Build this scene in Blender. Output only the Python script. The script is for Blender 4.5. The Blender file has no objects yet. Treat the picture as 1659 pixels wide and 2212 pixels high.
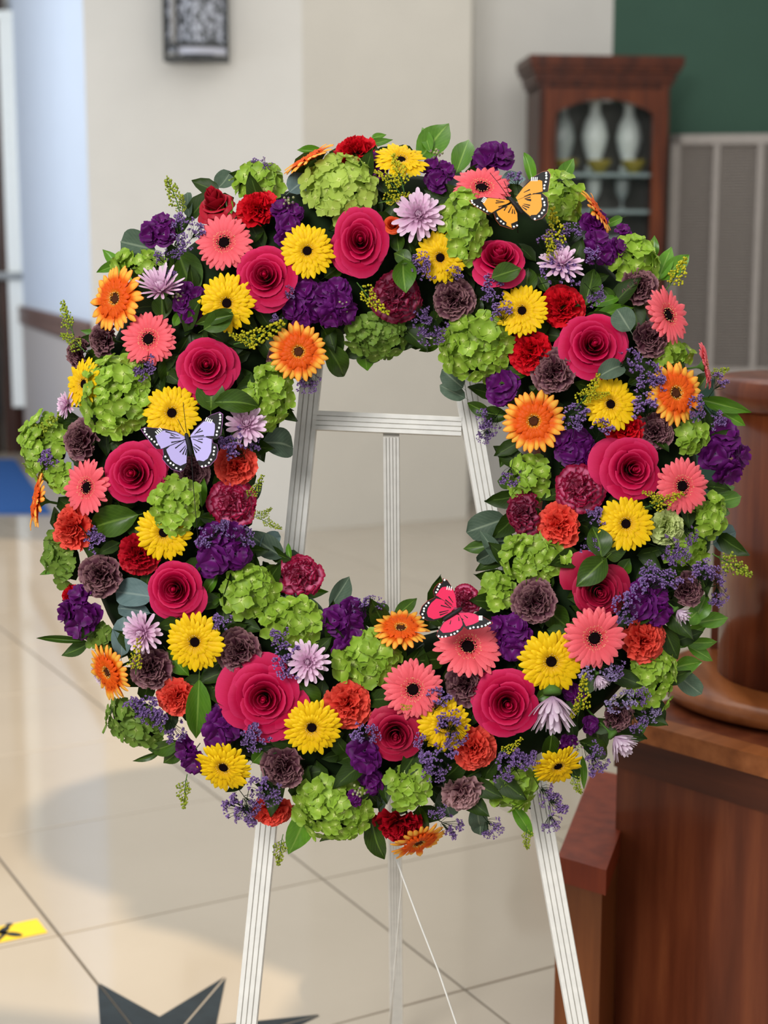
import bpy, math, random
import numpy as np
from mathutils import Vector, Matrix, Quaternion
from mathutils.geometry import tessellate_polygon
random.seed(7)
S = bpy.context.scene
C = S.collection
PI = math.pi
# ------------------------------------------------------------------ camera
FPX, PITCH, CAMH, D = 3300.0, math.radians(9.2), 1.35, 1.95
cp, sp = math.cos(PITCH), math.sin(PITCH)
cam_d = bpy.data.cameras.new('camera'); cam = bpy.data.objects.new('camera', cam_d); C.objects.link(cam)
cam.location = (0, 0, CAMH); cam.rotation_euler = (PI/2 - PITCH, 0, 0)
cam_d.sensor_width = 36; cam_d.lens = FPX/2212*36
cam_d.dof.use_dof = True; cam_d.dof.focus_distance = 1.88; cam_d.dof.aperture_fstop = 4.2
cam_d.clip_start = .05
S.camera = cam
# ------------------------------------------------------------------ light
wd = bpy.data.worlds.new('world'); S.world = wd; wd.use_nodes = True
wd.node_tree.nodes['Background'].inputs['Color'].default_value = (.93, .97, 1.0, 1)
wd.node_tree.nodes['Background'].inputs['Strength'].default_value = .50
def area(name, loc, target, size, power, col):
    d = bpy.data.lights.new(name, 'AREA'); d.shape = 'RECTANGLE'; d.size, d.size_y = size; d.energy = power; d.color = col
    o = bpy.data.objects.new(name, d); C.objects.link(o); o.location = loc
    o.rotation_euler = (Vector(target)-Vector(loc)).to_track_quat('-Z', 'Y').to_euler(); return o
area('front_key', (-1.6, -1.6, 3.0), (0, 1.9, 1.0), (1.5, 1.2), 118, (1, .99, .97))  # added key light modelling the wreath; no window is built here
area('ceiling_panel', (.4, 3.6, 3.6), (.2, 4.0, 0), (3, 3), 40, (1, .96, .90))
area('rear_fill', (.9, 6.6, 3.5), (.9, 8.0, 0.8), (2, 1.2), 9, (1, .97, .92))  # added fill to brighten the far walls, not a real fixture
area('hall_daylight', (-3.6, 7.2, 2.6), (-2.0, 9.5, 1.2), (1.5, 2.2), 36, (.86, .93, 1))
SUN = Vector((-.75, .15, -1.2)).normalized()
sd = bpy.data.lights.new('sun', 'SUN'); sd.energy = 1.85; sd.angle = math.radians(.7); sd.color = (1, .80, .56)
so = bpy.data.objects.new('sun', sd); C.objects.link(so); so.rotation_euler = SUN.to_track_quat('-Z', 'Y').to_euler(); so.location = (4, 0, 6)
S.view_settings.view_transform = 'Standard'; S.view_settings.look = 'None'
S.view_settings.exposure = 0.38; S.view_settings.gamma = 1.0; S.view_settings.use_curve_mapping = False
S.cycles.max_bounces = 8; S.cycles.transparent_max_bounces = 8
# ------------------------------------------------------------------ helpers
def srgb(r, g, b):
    f = lambda c: (c/255/12.92) if c/255 <= .04045 else ((c/255+.055)/1.055)**2.4
    return (f(r), f(g), f(b), 1)
def ray(x, y):
    u, v = x-829.5, 1106-y
    return u, FPX*cp+v*sp, v*cp-FPX*sp          # world direction (X, Y, Z)
def ground(x, y, z=0.0):
    u, f, d = ray(x, y); t = (z-CAMH)/d
    return Vector((u*t, f*t, z))
def at(x, y, Y):
    u, f, d = ray(x, y); t = Y/f
    return Vector((u*t, Y, CAMH+d*t))
EASEL = Matrix.Translation((0, D*cp, CAMH-D*sp)) @ Matrix(((1,0,0,0),(0,sp,-cp,0),(0,cp,sp,0),(0,0,0,1)))  # leaning plane of the stand
def lp(x, y, w=0.0):
    k = (D-w)/FPX
    return Vector(((x-829.5)*k, (1106-y)*k, w))
def wp(x, y, w=0.0): return EASEL @ lp(x, y, w)

def mesh(name, v, f, mats=(), smooth=True, attrs=None, mi=None):
    me = bpy.data.meshes.new(name); me.from_pydata([tuple(p) for p in v], [], [tuple(q) for q in f])
    if smooth: me.polygons.foreach_set('use_smooth', [True]*len(me.polygons))
    for m in (mats if isinstance(mats, (list, tuple)) else [mats]): me.materials.append(m)
    for k, a in (attrs or {}).items():
        at_ = me.attributes.new(k, 'FLOAT', 'POINT'); at_.data.foreach_set('value', [float(x) for x in a])
    if mi is not None: me.polygons.foreach_set('material_index', mi)
    me.update(); return me
def link(name, me, parent=None, mat=None):
    o = bpy.data.objects.new(name, me); C.objects.link(o)
    if parent is not None: o.parent = parent
    if mat is not None: o.matrix_basis = mat
    return o
def tag(o, label=None, cat=None, group=None, kind=None):
    for k, v in (('label', label), ('category', cat), ('group', group), ('kind', kind)):
        if v: o[k] = v
    return o
def empty(name, mat, label=None, cat=None, group=None):
    o = link(name, None, None, mat); o.empty_display_size = .02
    return tag(o, label, cat, group)
class MB:
    """collects shapes into one mesh"""
    def __init__(s): s.v = []; s.f = []; s.mi = []; s.t = []; s.e = []
    def add(s, v, f, mi=0, t=None, e=None):
        n = len(s.v); s.v += [Vector(p) for p in v]; s.f += [[i+n for i in q] for q in f]; s.mi += [mi]*len(f)
        s.t += list(t) if t is not None else [0]*len(v); s.e += list(e) if e is not None else [0]*len(v)
    def box(s, c, d, m=None, mi=0):
        x, y, z = [q/2 for q in d]
        v = [Vector(p) for p in ((-x,-y,-z),(x,-y,-z),(x,y,-z),(-x,y,-z),(-x,-y,z),(x,-y,z),(x,y,z),(-x,y,z))]
        if m is not None: v = [m @ p for p in v]
        s.add([p+Vector(c) for p in v], [(3,2,1,0),(4,5,6,7),(0,1,5,4),(1,2,6,5),(2,3,7,6),(3,0,4,7)], mi)
    def prism(s, poly, a, b, mi=0, m=None):
        """poly of 2D points extruded along z from a to b"""
        n = len(poly); v = [Vector((x, y, a)) for x, y in poly]+[Vector((x, y, b)) for x, y in poly]
        tri = tessellate_polygon([[Vector((x, y, 0)) for x, y in poly]])
        def up(t): 
            p, q, r = [poly[i] for i in t]; return (q[0]-p[0])*(r[1]-p[1])-(q[1]-p[1])*(r[0]-p[0]) > 0
        tri = [tuple(t) if up(t) else tuple(t)[::-1] for t in tri]
        ccw = sum(poly[i][0]*poly[(i+1)%n][1]-poly[(i+1)%n][0]*poly[i][1] for i in range(n)) > 0
        side = [(i, (i+1)%n, (i+1)%n+n, i+n) if ccw else ((i+1)%n, i, i+n, (i+1)%n+n) for i in range(n)]
        if m is not None: v = [m @ p for p in v]
        s.add(v, [t[::-1] for t in tri]+[[i+n for i in t] for t in tri]+side, mi)
    def tube(s, pts, r, n=6, mi=0, cap=True, t=None):
        pts = [Vector(p) for p in pts]; rr = r if isinstance(r, (list, tuple)) else [r]*len(pts)
        v = []; f = []
        for i, p in enumerate(pts):
            d = (pts[min(i+1, len(pts)-1)]-pts[max(i-1, 0)]).normalized()
            a = d.orthogonal().normalized() if i == 0 else (a-d*a.dot(d)).normalized()
            b = d.cross(a)
            v += [p+(a*math.cos(2*PI*k/n)+b*math.sin(2*PI*k/n))*rr[i] for k in range(n)]
        for i in range(len(pts)-1):
            f += [(i*n+k, i*n+(k+1)%n, (i+1)*n+(k+1)%n, (i+1)*n+k) for k in range(n)]
        if cap: f += [tuple(range(n))[::-1], tuple(range((len(pts)-1)*n, len(pts)*n))]
        s.add(v, f, mi)
    def lathe(s, prof, n=24, mi=0, m=None):
        """profile [(r, z)] around z"""
        v = []; f = []
        for r, z in prof: v += [Vector((r*math.cos(2*PI*k/n), r*math.sin(2*PI*k/n), z)) for k in range(n)]
        for i in range(len(prof)-1): f += [(i*n+k, i*n+(k+1)%n, (i+1)*n+(k+1)%n, (i+1)*n+k) for k in range(n)]
        f += [tuple(range(n))[::-1], tuple(range((len(prof)-1)*n, len(prof)*n))]
        if m is not None: v = [m @ p for p in v]
        s.add(v, f, mi)
    def blob(s, c, r, n=6, k=4, mi=0, t=0):
        v = [Vector(c)+Vector((0,0,-r[2] if isinstance(r, tuple) else -r))]; rr = r if isinstance(r, tuple) else (r, r, r)
        for j in range(1, k):
            a = -PI/2+PI*j/k
            v += [Vector(c)+Vector((rr[0]*math.cos(a)*math.cos(2*PI*i/n), rr[1]*math.cos(a)*math.sin(2*PI*i/n), rr[2]*math.sin(a))) for i in range(n)]
        v.append(Vector(c)+Vector((0,0,rr[2]))); L = len(v)-1; f = []
        f += [(0, 1+(i+1)%n, 1+i) for i in range(n)]
        for j in range(k-2): f += [(1+j*n+i, 1+j*n+(i+1)%n, 1+(j+1)*n+(i+1)%n, 1+(j+1)*n+i) for i in range(n)]
        f += [(1+(k-2)*n+i, 1+(k-2)*n+(i+1)%n, L) for i in range(n)]
        s.add(v, f, mi, [t]*len(v))
    def merge(s, other, m, t=None):
        s.add([m @ p for p in other.v], other.f, 0, other.t if t is None else [t]*len(other.v), other.e)
        s.mi[-len(other.f):] = other.mi
    def mesh(s, name, mats, smooth=True): return mesh(name, s.v, s.f, mats, smooth, {'t': s.t, 'e': s.e}, s.mi)
def sheet(fn, nu, nv):
    """grid over s in [-1,1] (nu) and t in [0,1] (nv); fn(s, t) -> Vector"""
    b = MB(); v = []; t_ = []; e_ = []
    for j in range(nv):
        for i in range(nu):
            s, t = -1+2*i/(nu-1), j/(nv-1); v.append(Vector(fn(s, t))); t_.append(t); e_.append(abs(s))
    f = [(j*nu+i, j*nu+i+1, (j+1)*nu+i+1, (j+1)*nu+i) for j in range(nv-1) for i in range(nu-1)]
    b.add(v, f, 0, t_, e_); return b
def Rx(a): return Matrix.Rotation(a, 4, 'X')
def Ry(a): return Matrix.Rotation(a, 4, 'Y')
def Rz(a): return Matrix.Rotation(a, 4, 'Z')
def T(*p): return Matrix.Translation(p[0] if len(p) == 1 else p)
def Sc(x, y=None, z=None):
    y = x if y is None else y; z = x if z is None else z
    return Matrix.Diagonal((x, y, z, 1))
# ------------------------------------------------------------------ materials
class NT:
    def __init__(s, name):
        s.m = bpy.data.materials.new(name); s.m.use_nodes = True; s.nt = s.m.node_tree; s.n = s.nt.nodes; s.l = s.nt.links
        s.b = s.n['Principled BSDF']
    def add(s, typ, **k):
        o = s.n.new(typ)
        for a, v in k.items():
            if a in o.inputs.keys(): o.inputs[a].default_value = v
            else: setattr(o, a, v)
        return o
    def to(s, a, b): s.l.new(a, b)
    def math(s, op, a, b=None):
        o = s.add('ShaderNodeMath', operation=op)
        for i, x in enumerate((a, b)):
            if x is None: continue
            if isinstance(x, (int, float)): o.inputs[i].default_value = x
            else: s.to(x, o.inputs[i])
        return o.outputs[0]
    def attr(s, n): return s.add('ShaderNodeAttribute', attribute_name=n).outputs['Fac']
    def coord(s, which='Object', scale=(1,1,1)):
        c = s.add('ShaderNodeTexCoord'); mp = s.add('ShaderNodeMapping'); mp.inputs['Scale'].default_value = scale
        s.to(c.outputs[which], mp.inputs[0]); return mp.outputs[0]
    def noise(s, scale, vec=None, detail=3):
        o = s.add('ShaderNodeTexNoise'); o.inputs['Scale'].default_value = scale; o.inputs['Detail'].default_value = detail
        if vec is not None: s.to(vec, o.inputs['Vector'])
        return o.outputs['Fac']
    def ramp(s, fac, stops):
        r = s.add('ShaderNodeValToRGB'); e = r.color_ramp.elements
        while len(e) < len(stops): e.new(.5)
        for i, (p, c) in enumerate(stops): e[i].position = p; e[i].color = c
        s.to(fac, r.inputs[0]); return r.outputs[0]
    def mix(s, fac, a, b, mode='MIX'):
        o = s.add('ShaderNodeMix', data_type='RGBA', blend_type=mode)
        for sock, x in ((o.inputs[0], fac), (o.inputs[6], a), (o.inputs[7], b)):
            if isinstance(x, (int, float)): sock.default_value = x
            elif isinstance(x, tuple): sock.default_value = x
            else: s.to(x, sock)
        return o.outputs[2]
    def bump(s, h, strength, dist=.01):
        o = s.add('ShaderNodeBump'); o.inputs['Strength'].default_value = strength; o.inputs['Distance'].default_value = dist
        s.to(h, o.inputs['Height']); s.to(o.outputs[0], s.b.inputs['Normal'])
def plain(name, col, rough=.6, spec=.3, metal=0.0, vary=.06, scale=40):
    n = NT(name); c = n.mix(n.ramp(n.noise(scale, n.coord()), [(.3, (0,0,0,1)), (.7, (1,1,1,1))]), tuple(x*(1-vary) for x in col[:3])+(1,), tuple(min(1, x*(1+vary)) for x in col[:3])+(1,))
    n.to(c, n.b.inputs['Base Color']); n.b.inputs['Roughness'].default_value = rough; n.b.inputs['Specular IOR Level'].default_value = spec; n.b.inputs['Metallic'].default_value = metal
    return n.m
def petal(name, stops, edge=None, rough=.55, spec=.2, trans=.22, key='t', fibre=.10, per=.10):
    """stops: colours along the petal from base to tip; edge: (colour, from, to) rim colour by the sideways coordinate"""
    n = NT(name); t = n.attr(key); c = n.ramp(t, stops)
    if edge:
        ecol, a, b = edge
        c = n.mix(n.ramp(n.attr('e'), [(a, (0,0,0,1)), (b, (1,1,1,1))]), c, ecol)
    oi = n.add('ShaderNodeObjectInfo').outputs['Random']
    f = n.math('ADD', n.math('MULTIPLY', n.noise(9, n.coord('Generated', (6, 1, 1))), fibre*2), n.math('MULTIPLY', oi, per))
    f = n.math('ADD', f, 1-fibre-per/2)
    c = n.mix(1.0, c, n.ramp(f, [(0, (0,0,0,1)), (1, (1,1,1,1))]), 'MULTIPLY') if False else c
    hs = n.add('ShaderNodeHueSaturation'); n.to(c, hs.inputs['Color']); n.to(f, hs.inputs['Value']); c = hs.outputs[0]
    n.to(c, n.b.inputs['Base Color']); n.b.inputs['Roughness'].default_value = rough; n.b.inputs['Specular IOR Level'].default_value = spec
    tr = n.add('ShaderNodeBsdfTranslucent'); n.to(c, tr.inputs['Color']); mx = n.add('ShaderNodeMixShader'); mx.inputs[0].default_value = trans
    n.to(n.b.outputs[0], mx.inputs[1]); n.to(tr.outputs[0], mx.inputs[2]); n.to(mx.outputs[0], n.n['Material Output'].inputs['Surface'])
    return n.m
def solid(c): return [(0, c), (1, c)]
def leafmat(name, dark, light, vein, rough, spec):
    n = NT(name); e = n.attr('e'); t = n.attr('t')
    side = n.math('SINE', n.math('ADD', n.math('MULTIPLY', t, 55), n.math('MULTIPLY', e, -22)))
    c = n.mix(n.noise(5, n.coord('Generated')), dark, light)
    hs = n.add('ShaderNodeHueSaturation'); n.to(c, hs.inputs['Color'])
    n.to(n.math('ADD', n.math('MULTIPLY', n.add('ShaderNodeObjectInfo').outputs['Random'], .5), .75), hs.inputs['Value']); c = hs.outputs[0]
    c = n.mix(n.math('MULTIPLY', n.math('GREATER_THAN', side, .93), .18), c, vein)
    c = n.mix(n.ramp(e, [(.03, (.8,.8,.8,1)), (.10, (0,0,0,1))]), c, vein)
    n.to(c, n.b.inputs['Base Color']); n.b.inputs['Roughness'].default_value = rough; n.b.inputs['Specular IOR Level'].default_value = spec
    tr = n.add('ShaderNodeBsdfTranslucent'); n.to(c, tr.inputs['Color']); mx = n.add('ShaderNodeMixShader'); mx.inputs[0].default_value = .18
    n.to(n.b.outputs[0], mx.inputs[1]); n.to(tr.outputs[0], mx.inputs[2]); n.to(mx.outputs[0], n.n['Material Output'].inputs['Surface'])
    return n.m
def wood(name, c1, c2, c3, rough=.28, axis=(14, 14, 1.2), coat=.08):
    n = NT(name); v = n.coord('Object', axis); w = n.noise(2.2, v, 6)
    c = n.ramp(w, [(.25, c1), (.5, c2), (.72, c3)])
    fine = n.noise(9, n.coord('Object', tuple(a*3 for a in axis)), 4)
    c = n.mix(n.math('MULTIPLY', fine, .35), c, c1)
    n.to(c, n.b.inputs['Base Color']); n.b.inputs['Roughness'].default_value = rough; n.b.inputs['Specular IOR Level'].default_value = .28; n.b.inputs['Coat Weight'].default_value = coat; n.b.inputs['Coat Roughness'].default_value = .15
    n.bump(w, .12, .004); return n.m
# ================================================================== the room
M_wall = plain('wall_paint', srgb(219, 216, 210), .75, .2, vary=.015, scale=6)
M_wall2 = plain('wall_paint_shaded', srgb(208, 203, 193), .75, .2, vary=.015, scale=6)  # darker beige carries the alcove's shade and warm floor bounce
M_hall = plain('hall_paint_daylit', srgb(210, 220, 236), .7, .2, vary=.015, scale=6)  # blue of the incoming daylight put into the wall colour
M_green = plain('green_paint', srgb(63, 92, 78), .7, .2, vary=.03, scale=5)
M_trim = plain('white_trim', srgb(244, 246, 242), .5, .3, vary=.02)
M_rail = wood('rail_wood', srgb(90, 62, 55), srgb(112, 82, 74), srgb(124, 94, 84), .4)
M_wood = wood('mahogany', srgb(80, 36, 20), srgb(108, 53, 31), srgb(130, 69, 40), .30)
M_wood_r = wood('red_mahogany', srgb(100, 34, 15), srgb(128, 50, 24), srgb(146, 62, 32), .42)
M_wood_l = wood('lit_mahogany', srgb(110, 58, 26), srgb(150, 86, 44), srgb(176, 106, 60), .28, (14, 1.2, 14))  # lighter golden tone standing in for light on the wood's edges
M_cab = wood('cabinet_cherry', srgb(46, 18, 9), srgb(78, 32, 15), srgb(104, 48, 22), .35)
M_dark = plain('black_void', srgb(16, 16, 20), .4, .4)
def slab(name, a, b, z0, z1, thick, mat, parent=None):
    """upright wall piece from plan point a to b; thickness goes away from the viewer"""
    a, b = Vector((a[0], a[1], 0)), Vector((b[0], b[1], 0)); d = (b-a).normalized(); n = Vector((-d.y, d.x, 0))
    if n.y < 0: n = -n
    m = MB(); p = [a, b, b+n*thick, a+n*thick]
    v = [Vector((q.x, q.y, z)) for z in (z0, z1) for q in p]
    m.add(v, [(3,2,1,0),(4,5,6,7),(0,1,5,4),(1,2,6,5),(2,3,7,6),(3,0,4,7)])
    return link(name, m.mesh(name, mat, False), parent)
def struct(o): o['kind'] = 'structure'; return o
H = 3.4
P0, P1, P2, P3, P4, P5 = (-1.46, 7.70), (-.40, 7.74), (.45, 8.15), (.50, 8.80), (1.30, 9.0), (3.2, 8.75)
PH = (-2.72, 11.4)
struct(slab('wall_back', P0, P1, 0, H, .3, M_wall))
struct(slab('wall_alcove', P1, P2, 0, H, .25, M_wall2))
struct(slab('wall_corner', P2, P3, 0, H, .2, M_wall2))
struct(slab('wall_far', P3, P4, 0, H, .2, M_wall))
struct(slab('wall_green', P4, P5, 0, H, .2, M_green))
struct(slab('wall_hall', PH, (P0[0]+.01, P0[1]+.04), 0, H, .2, M_hall))
struct(slab('wall_entry', (-6.5, 11.25), (-2.6, 11.25), 0, 4.2, .2, M_wall2))
hd = (Vector(P0)-Vector(PH)).normalized()
def rail():
    a, b = Vector((*PH, 0)), Vector((P0[0], P0[1]+.06, 0)); d = (b-a).normalized(); n = Vector((d.y, -d.x, 0)); n = n if n.y < 0 else -n
    m = MB(); prof = [(0, .93), (.02, .93), (.035, .95), (.03, 1.0), (.036, 1.03), (.03, 1.06), (0, 1.06)]
    v = [a+n*p+Vector((0,0,z)) for p, z in prof]+[b+n*p+Vector((0,0,z)) for p, z in prof]; k = len(prof)
    m.add(v, [(i, (i+1)%k, (i+1)%k+k, i+k) for i in range(k)]+[tuple(range(k)), tuple(range(k, 2*k))[::-1]])
    struct(link('trim_1', m.mesh('rail', M_rail, False)))
    m = MB(); v = [q+n*o+Vector((0, 0, z)) for q in (a, b) for o in (0, .012) for z in (0, .94)]
    m.add(v, [(2, 3, 7, 6), (0, 2, 6, 4), (1, 5, 7, 3), (0, 1, 3, 2), (4, 6, 7, 5)]); struct(link('trim_3', m.mesh('wainscot', plain('wainscot_grey', srgb(184, 176, 172), .7, .2, vary=.02), False)))
rail()
# doorway at the end of the hall
def doorway():
    Y = 11.0; X = lambda px, y=500: (px-829.5)/ray(px, y)[1]*Y
    m = MB(); x0, x1 = X(16), X(58); z1 = at(40, 40, Y).z; z0 = at(40, 878, Y).z
    m.box(((x0+x1)/2, Y, (z0+z1)/2), (x1-x0, .08, z1-z0)); m.box(((x0+x1)/2, Y, z1+.02), (x1-x0+.05, .11, .05))
    o = struct(link('trim_2', m.mesh('jamb', M_trim, False)))
    m = MB(); m.box((X(60), Y+.12, z0/2), (.34, .12, z0)); m.box((X(60), Y+.12, z0-.02), (.37, .15, .04)); struct(link('baseboard_hall', m.mesh('plinth', M_cab, False)))
    d = struct(link('door_1', None)); d.location = (0, 0, 0)
    m = MB(); zt = 3.2
    xa, xb = X(-190), X(22)
    m.box((xb-.045, Y+.03, zt/2), (.09, .07, zt)); m.box((xa+.07, Y+.03, zt/2), (.09, .07, zt)); m.box(((xa+xb)/2, Y+.03, .15), (xb-xa-.28, .07, .3)); m.box(((xa+xb)/2, Y+.03, zt-.1), (xb-xa-.28, .07, .2))
    link('door_frame', m.mesh('door_frame', wood('door_walnut', srgb(40, 22, 14), srgb(66, 38, 24), srgb(84, 52, 34), .4), False), d)
    m = MB(); m.box(((xa+xb)/2, Y+.04, zt/2), (xb-xa-.26, .012, zt-.45)); link('door_pane', m.mesh('door_pane', plain('dark_glass', srgb(14, 20, 32), .08, .6), False), d)
    zb = at(20, 596, Y).z
    m = MB(); m.tube([(xa+.1, Y-.06, zb), (xb+.10, Y-.06, zb)], .028, 10); m.box((xb-.07, Y-.02, zb), (.05, .08, .05)); link('push_bar', m.mesh('push_bar', plain('brushed_metal', srgb(190, 190, 186), .35, .5, .6)), d)
doorway()
mt = MB(); mt.prism([(-4.2, 8.25), (-1.82, 8.25), (-2.58, 10.6), (-4.2, 10.6)], 0, .010); mt.prism([(-4.15, 8.30), (-1.87, 8.30), (-2.62, 10.55), (-4.15, 10.55)], .009, .014)
tag(link('entrance_mat', mt.mesh('entrance_mat', plain('blue_carpet', srgb(54, 94, 154), .95, .1, vary=.15, scale=300), False)), 'blue carpet mat on the tiles before the dark doorway', 'mat')
# floor: grout bed and separate square tiles
AX = math.radians(28.8); DA, DB = Vector((math.cos(AX), math.sin(AX), 0)), Vector((math.sin(AX), -math.cos(AX), 0)); N00 = Vector((-.136, 3.227, 0))
nf = NT('floor_tile_glaze'); cc = nf.mix(nf.noise(1.5, nf.coord('Object', (2, 2, 2)), 5), srgb(178, 167, 150), srgb(192, 180, 163))
cc = nf.mix(nf.math('MULTIPLY', nf.add('ShaderNodeObjectInfo').outputs['Random'], .25), cc, srgb(172, 160, 142))
nf.to(cc, nf.b.inputs['Base Color']); nf.b.inputs['Roughness'].default_value = .07; nf.b.inputs['Specular IOR Level'].default_value = .85
fl = MB(); fl.box((-.5, 6, -.035), (9, 15, .06)); floor = struct(link('floor', fl.mesh('floor', plain('grout', srgb(122, 112, 98), .8, .2), False)))
s_ = .2972; c_ = .0012
tm = MB(); ring = lambda h, z: [Vector((-h,-h,z)), Vector((h,-h,z)), Vector((h,h,z)), Vector((-h,h,z))]
v = ring(s_, -.012)+ring(s_, -c_)+ring(s_-c_, 0); tm.add(v, [(i, (i+1)%4, (i+1)%4+4, i+4) for i in range(4)]+[(i+4, (i+1)%4+4, (i+1)%4+8, i+8) for i in range(4)]+[(8, 9, 10, 11)])
tile_me = tm.mesh('tile', nf.m, False)
for i in range(-16, 22):
    for j in range(-22, 8):
        p = N00+DA*(.6*(i+.5))+DB*(.6*(j+.5))
        lim = .29*p.y+.55
        if 1.2 < p.y < (11.6 if p.x < -1.2 else 9.1) and abs(p.x) < lim: link('tile', tile_me, floor, T(p) @ Rz(AX))
# star inlay of dark stone, light seams between the halves
SC = Vector((-.392, 2.449, .0002)); M_star = plain('dark_green_marble', srgb(30, 40, 46), .35, .35, vary=.25, scale=30)
for k in range(8):
    a = AX+k*PI/4; tip = (.312*math.cos(a), .312*math.sin(a))
    for sg in (-1, 1):
        b = a+sg*PI/8; q = (.145*math.cos(b), .145*math.sin(b)); sh = lambda p: (p[0]+.0022*math.cos(a+sg*PI/2), p[1]+.0022*math.sin(a+sg*PI/2))
        m = MB(); m.prism([sh((.006*math.cos(a), .006*math.sin(a))), sh(tip), q], -.001, .0012)
        link('inlay_stone', m.mesh('inlay_stone', M_star, False), floor, T(SC))
# floor marking strip with black shoe prints
def sticker():
    q = ground(80, 1985, .001); ex = -DA; ey = DB
    m0 = T(q) @ Matrix(((ex.x, ey.x, 0, 0), (ex.y, ey.y, 0, 0), (0, 0, 1, 0), (0, 0, 0, 1)))
    t = empty('floor_sticker', m0, 'yellow floor marking strip with black shoe prints, stuck on the tiles', 'sticker')
    m = MB(); m.prism([(0, 0), (.42, 0), (.42, .075), (0, .075)], 0, .0006); link('backing', m.mesh('backing', plain('yellow_vinyl', srgb(246, 208, 40), .4, .4, vary=.02), False), t)
    m = MB()
    def shoe(cx, cy, a, s=1):
        R = Rz(a)
        sole = [(.020*math.cos(k*PI/6)*1.0, .0095*math.sin(k*PI/6)) for k in range(12)]; heel = [(-.026+.008*math.cos(k*PI/4), .0078*math.sin(k*PI/4)) for k in range(8)]
        for poly in (sole, heel):
            pp = [R @ Vector((x*s, y*s, 0)) for x, y in poly]; m.prism([(p.x+cx, p.y+cy) for p in pp], .0006, .0010)
    for cx in (.075, .155, .235, .315): shoe(cx, .022, .9); shoe(cx-.012, .052, 2.3)
    for cx in (.10, .18, .26): m.prism([(cx, .004), (cx+.012, .004), (cx-.016, .038), (cx+.012, .071), (cx, .071), (cx-.030, .038)], .0006, .0010)
    link('print', m.mesh('print', plain('black_ink', srgb(40, 44, 48), .5, .3), False), t)
sticker()
# outside the picture: added sun blockers, the lower cut to the floor's shadow edge
def sun_mask():
    XW = 2.3
    def back(p):
        s = (XW-p[0])/(-SUN.x); return (p[1]-SUN.y*s, -SUN.z*s)
    edge = [(-.195,2.50),(-.19,2.568),(-.15,2.733),(-.273,2.832),(-.4055,2.937),(-.5077,2.986),(-.564,3.062),(-.562,3.11),(-.6627,3.19),(-.7475,3.254),(-.83,3.385),(-.8735,3.503),(-.899,3.66),(-.856,3.815),(-.725,3.963),(-.607,4.01),(-.5,4.2),(-.50,4.8),(-.60,5.4),(-.7,6.2),(-.9,7.3)]
    poly = [back(p) for p in edge]; y0, y1 = poly[0][0], poly[-1][0]
    m = MB(); M = Matrix(((0,0,1,XW),(1,0,0,0),(0,1,0,0),(0,0,0,1)))
    m.prism([(y0, 0), (y1, 0)]+poly[::-1], 0, .12, 0, M)
    struct(link('wall_sun_mask', m.mesh('wall_sun_mask', M_wall, False)))
    zt = back((-2.9, 5))[1]
    for n, (ya, yb, za, zb) in (('wall_sun_mask_top', (y0, y1, zt, zt+4.5)), ('wall_sun_mask_far', (y1, 12.5, 0, zt+4.5)), ('wall_sun_mask_near', (-2.0, y0, 0, zt+4.5))):  # added blockers above and beside the sun opening
        m = MB(); m.box((XW+.06, (ya+yb)/2, (za+zb)/2), (.12, yb-ya, zb-za)); struct(link(n, m.mesh(n, M_wall, False)))
sun_mask()
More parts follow.
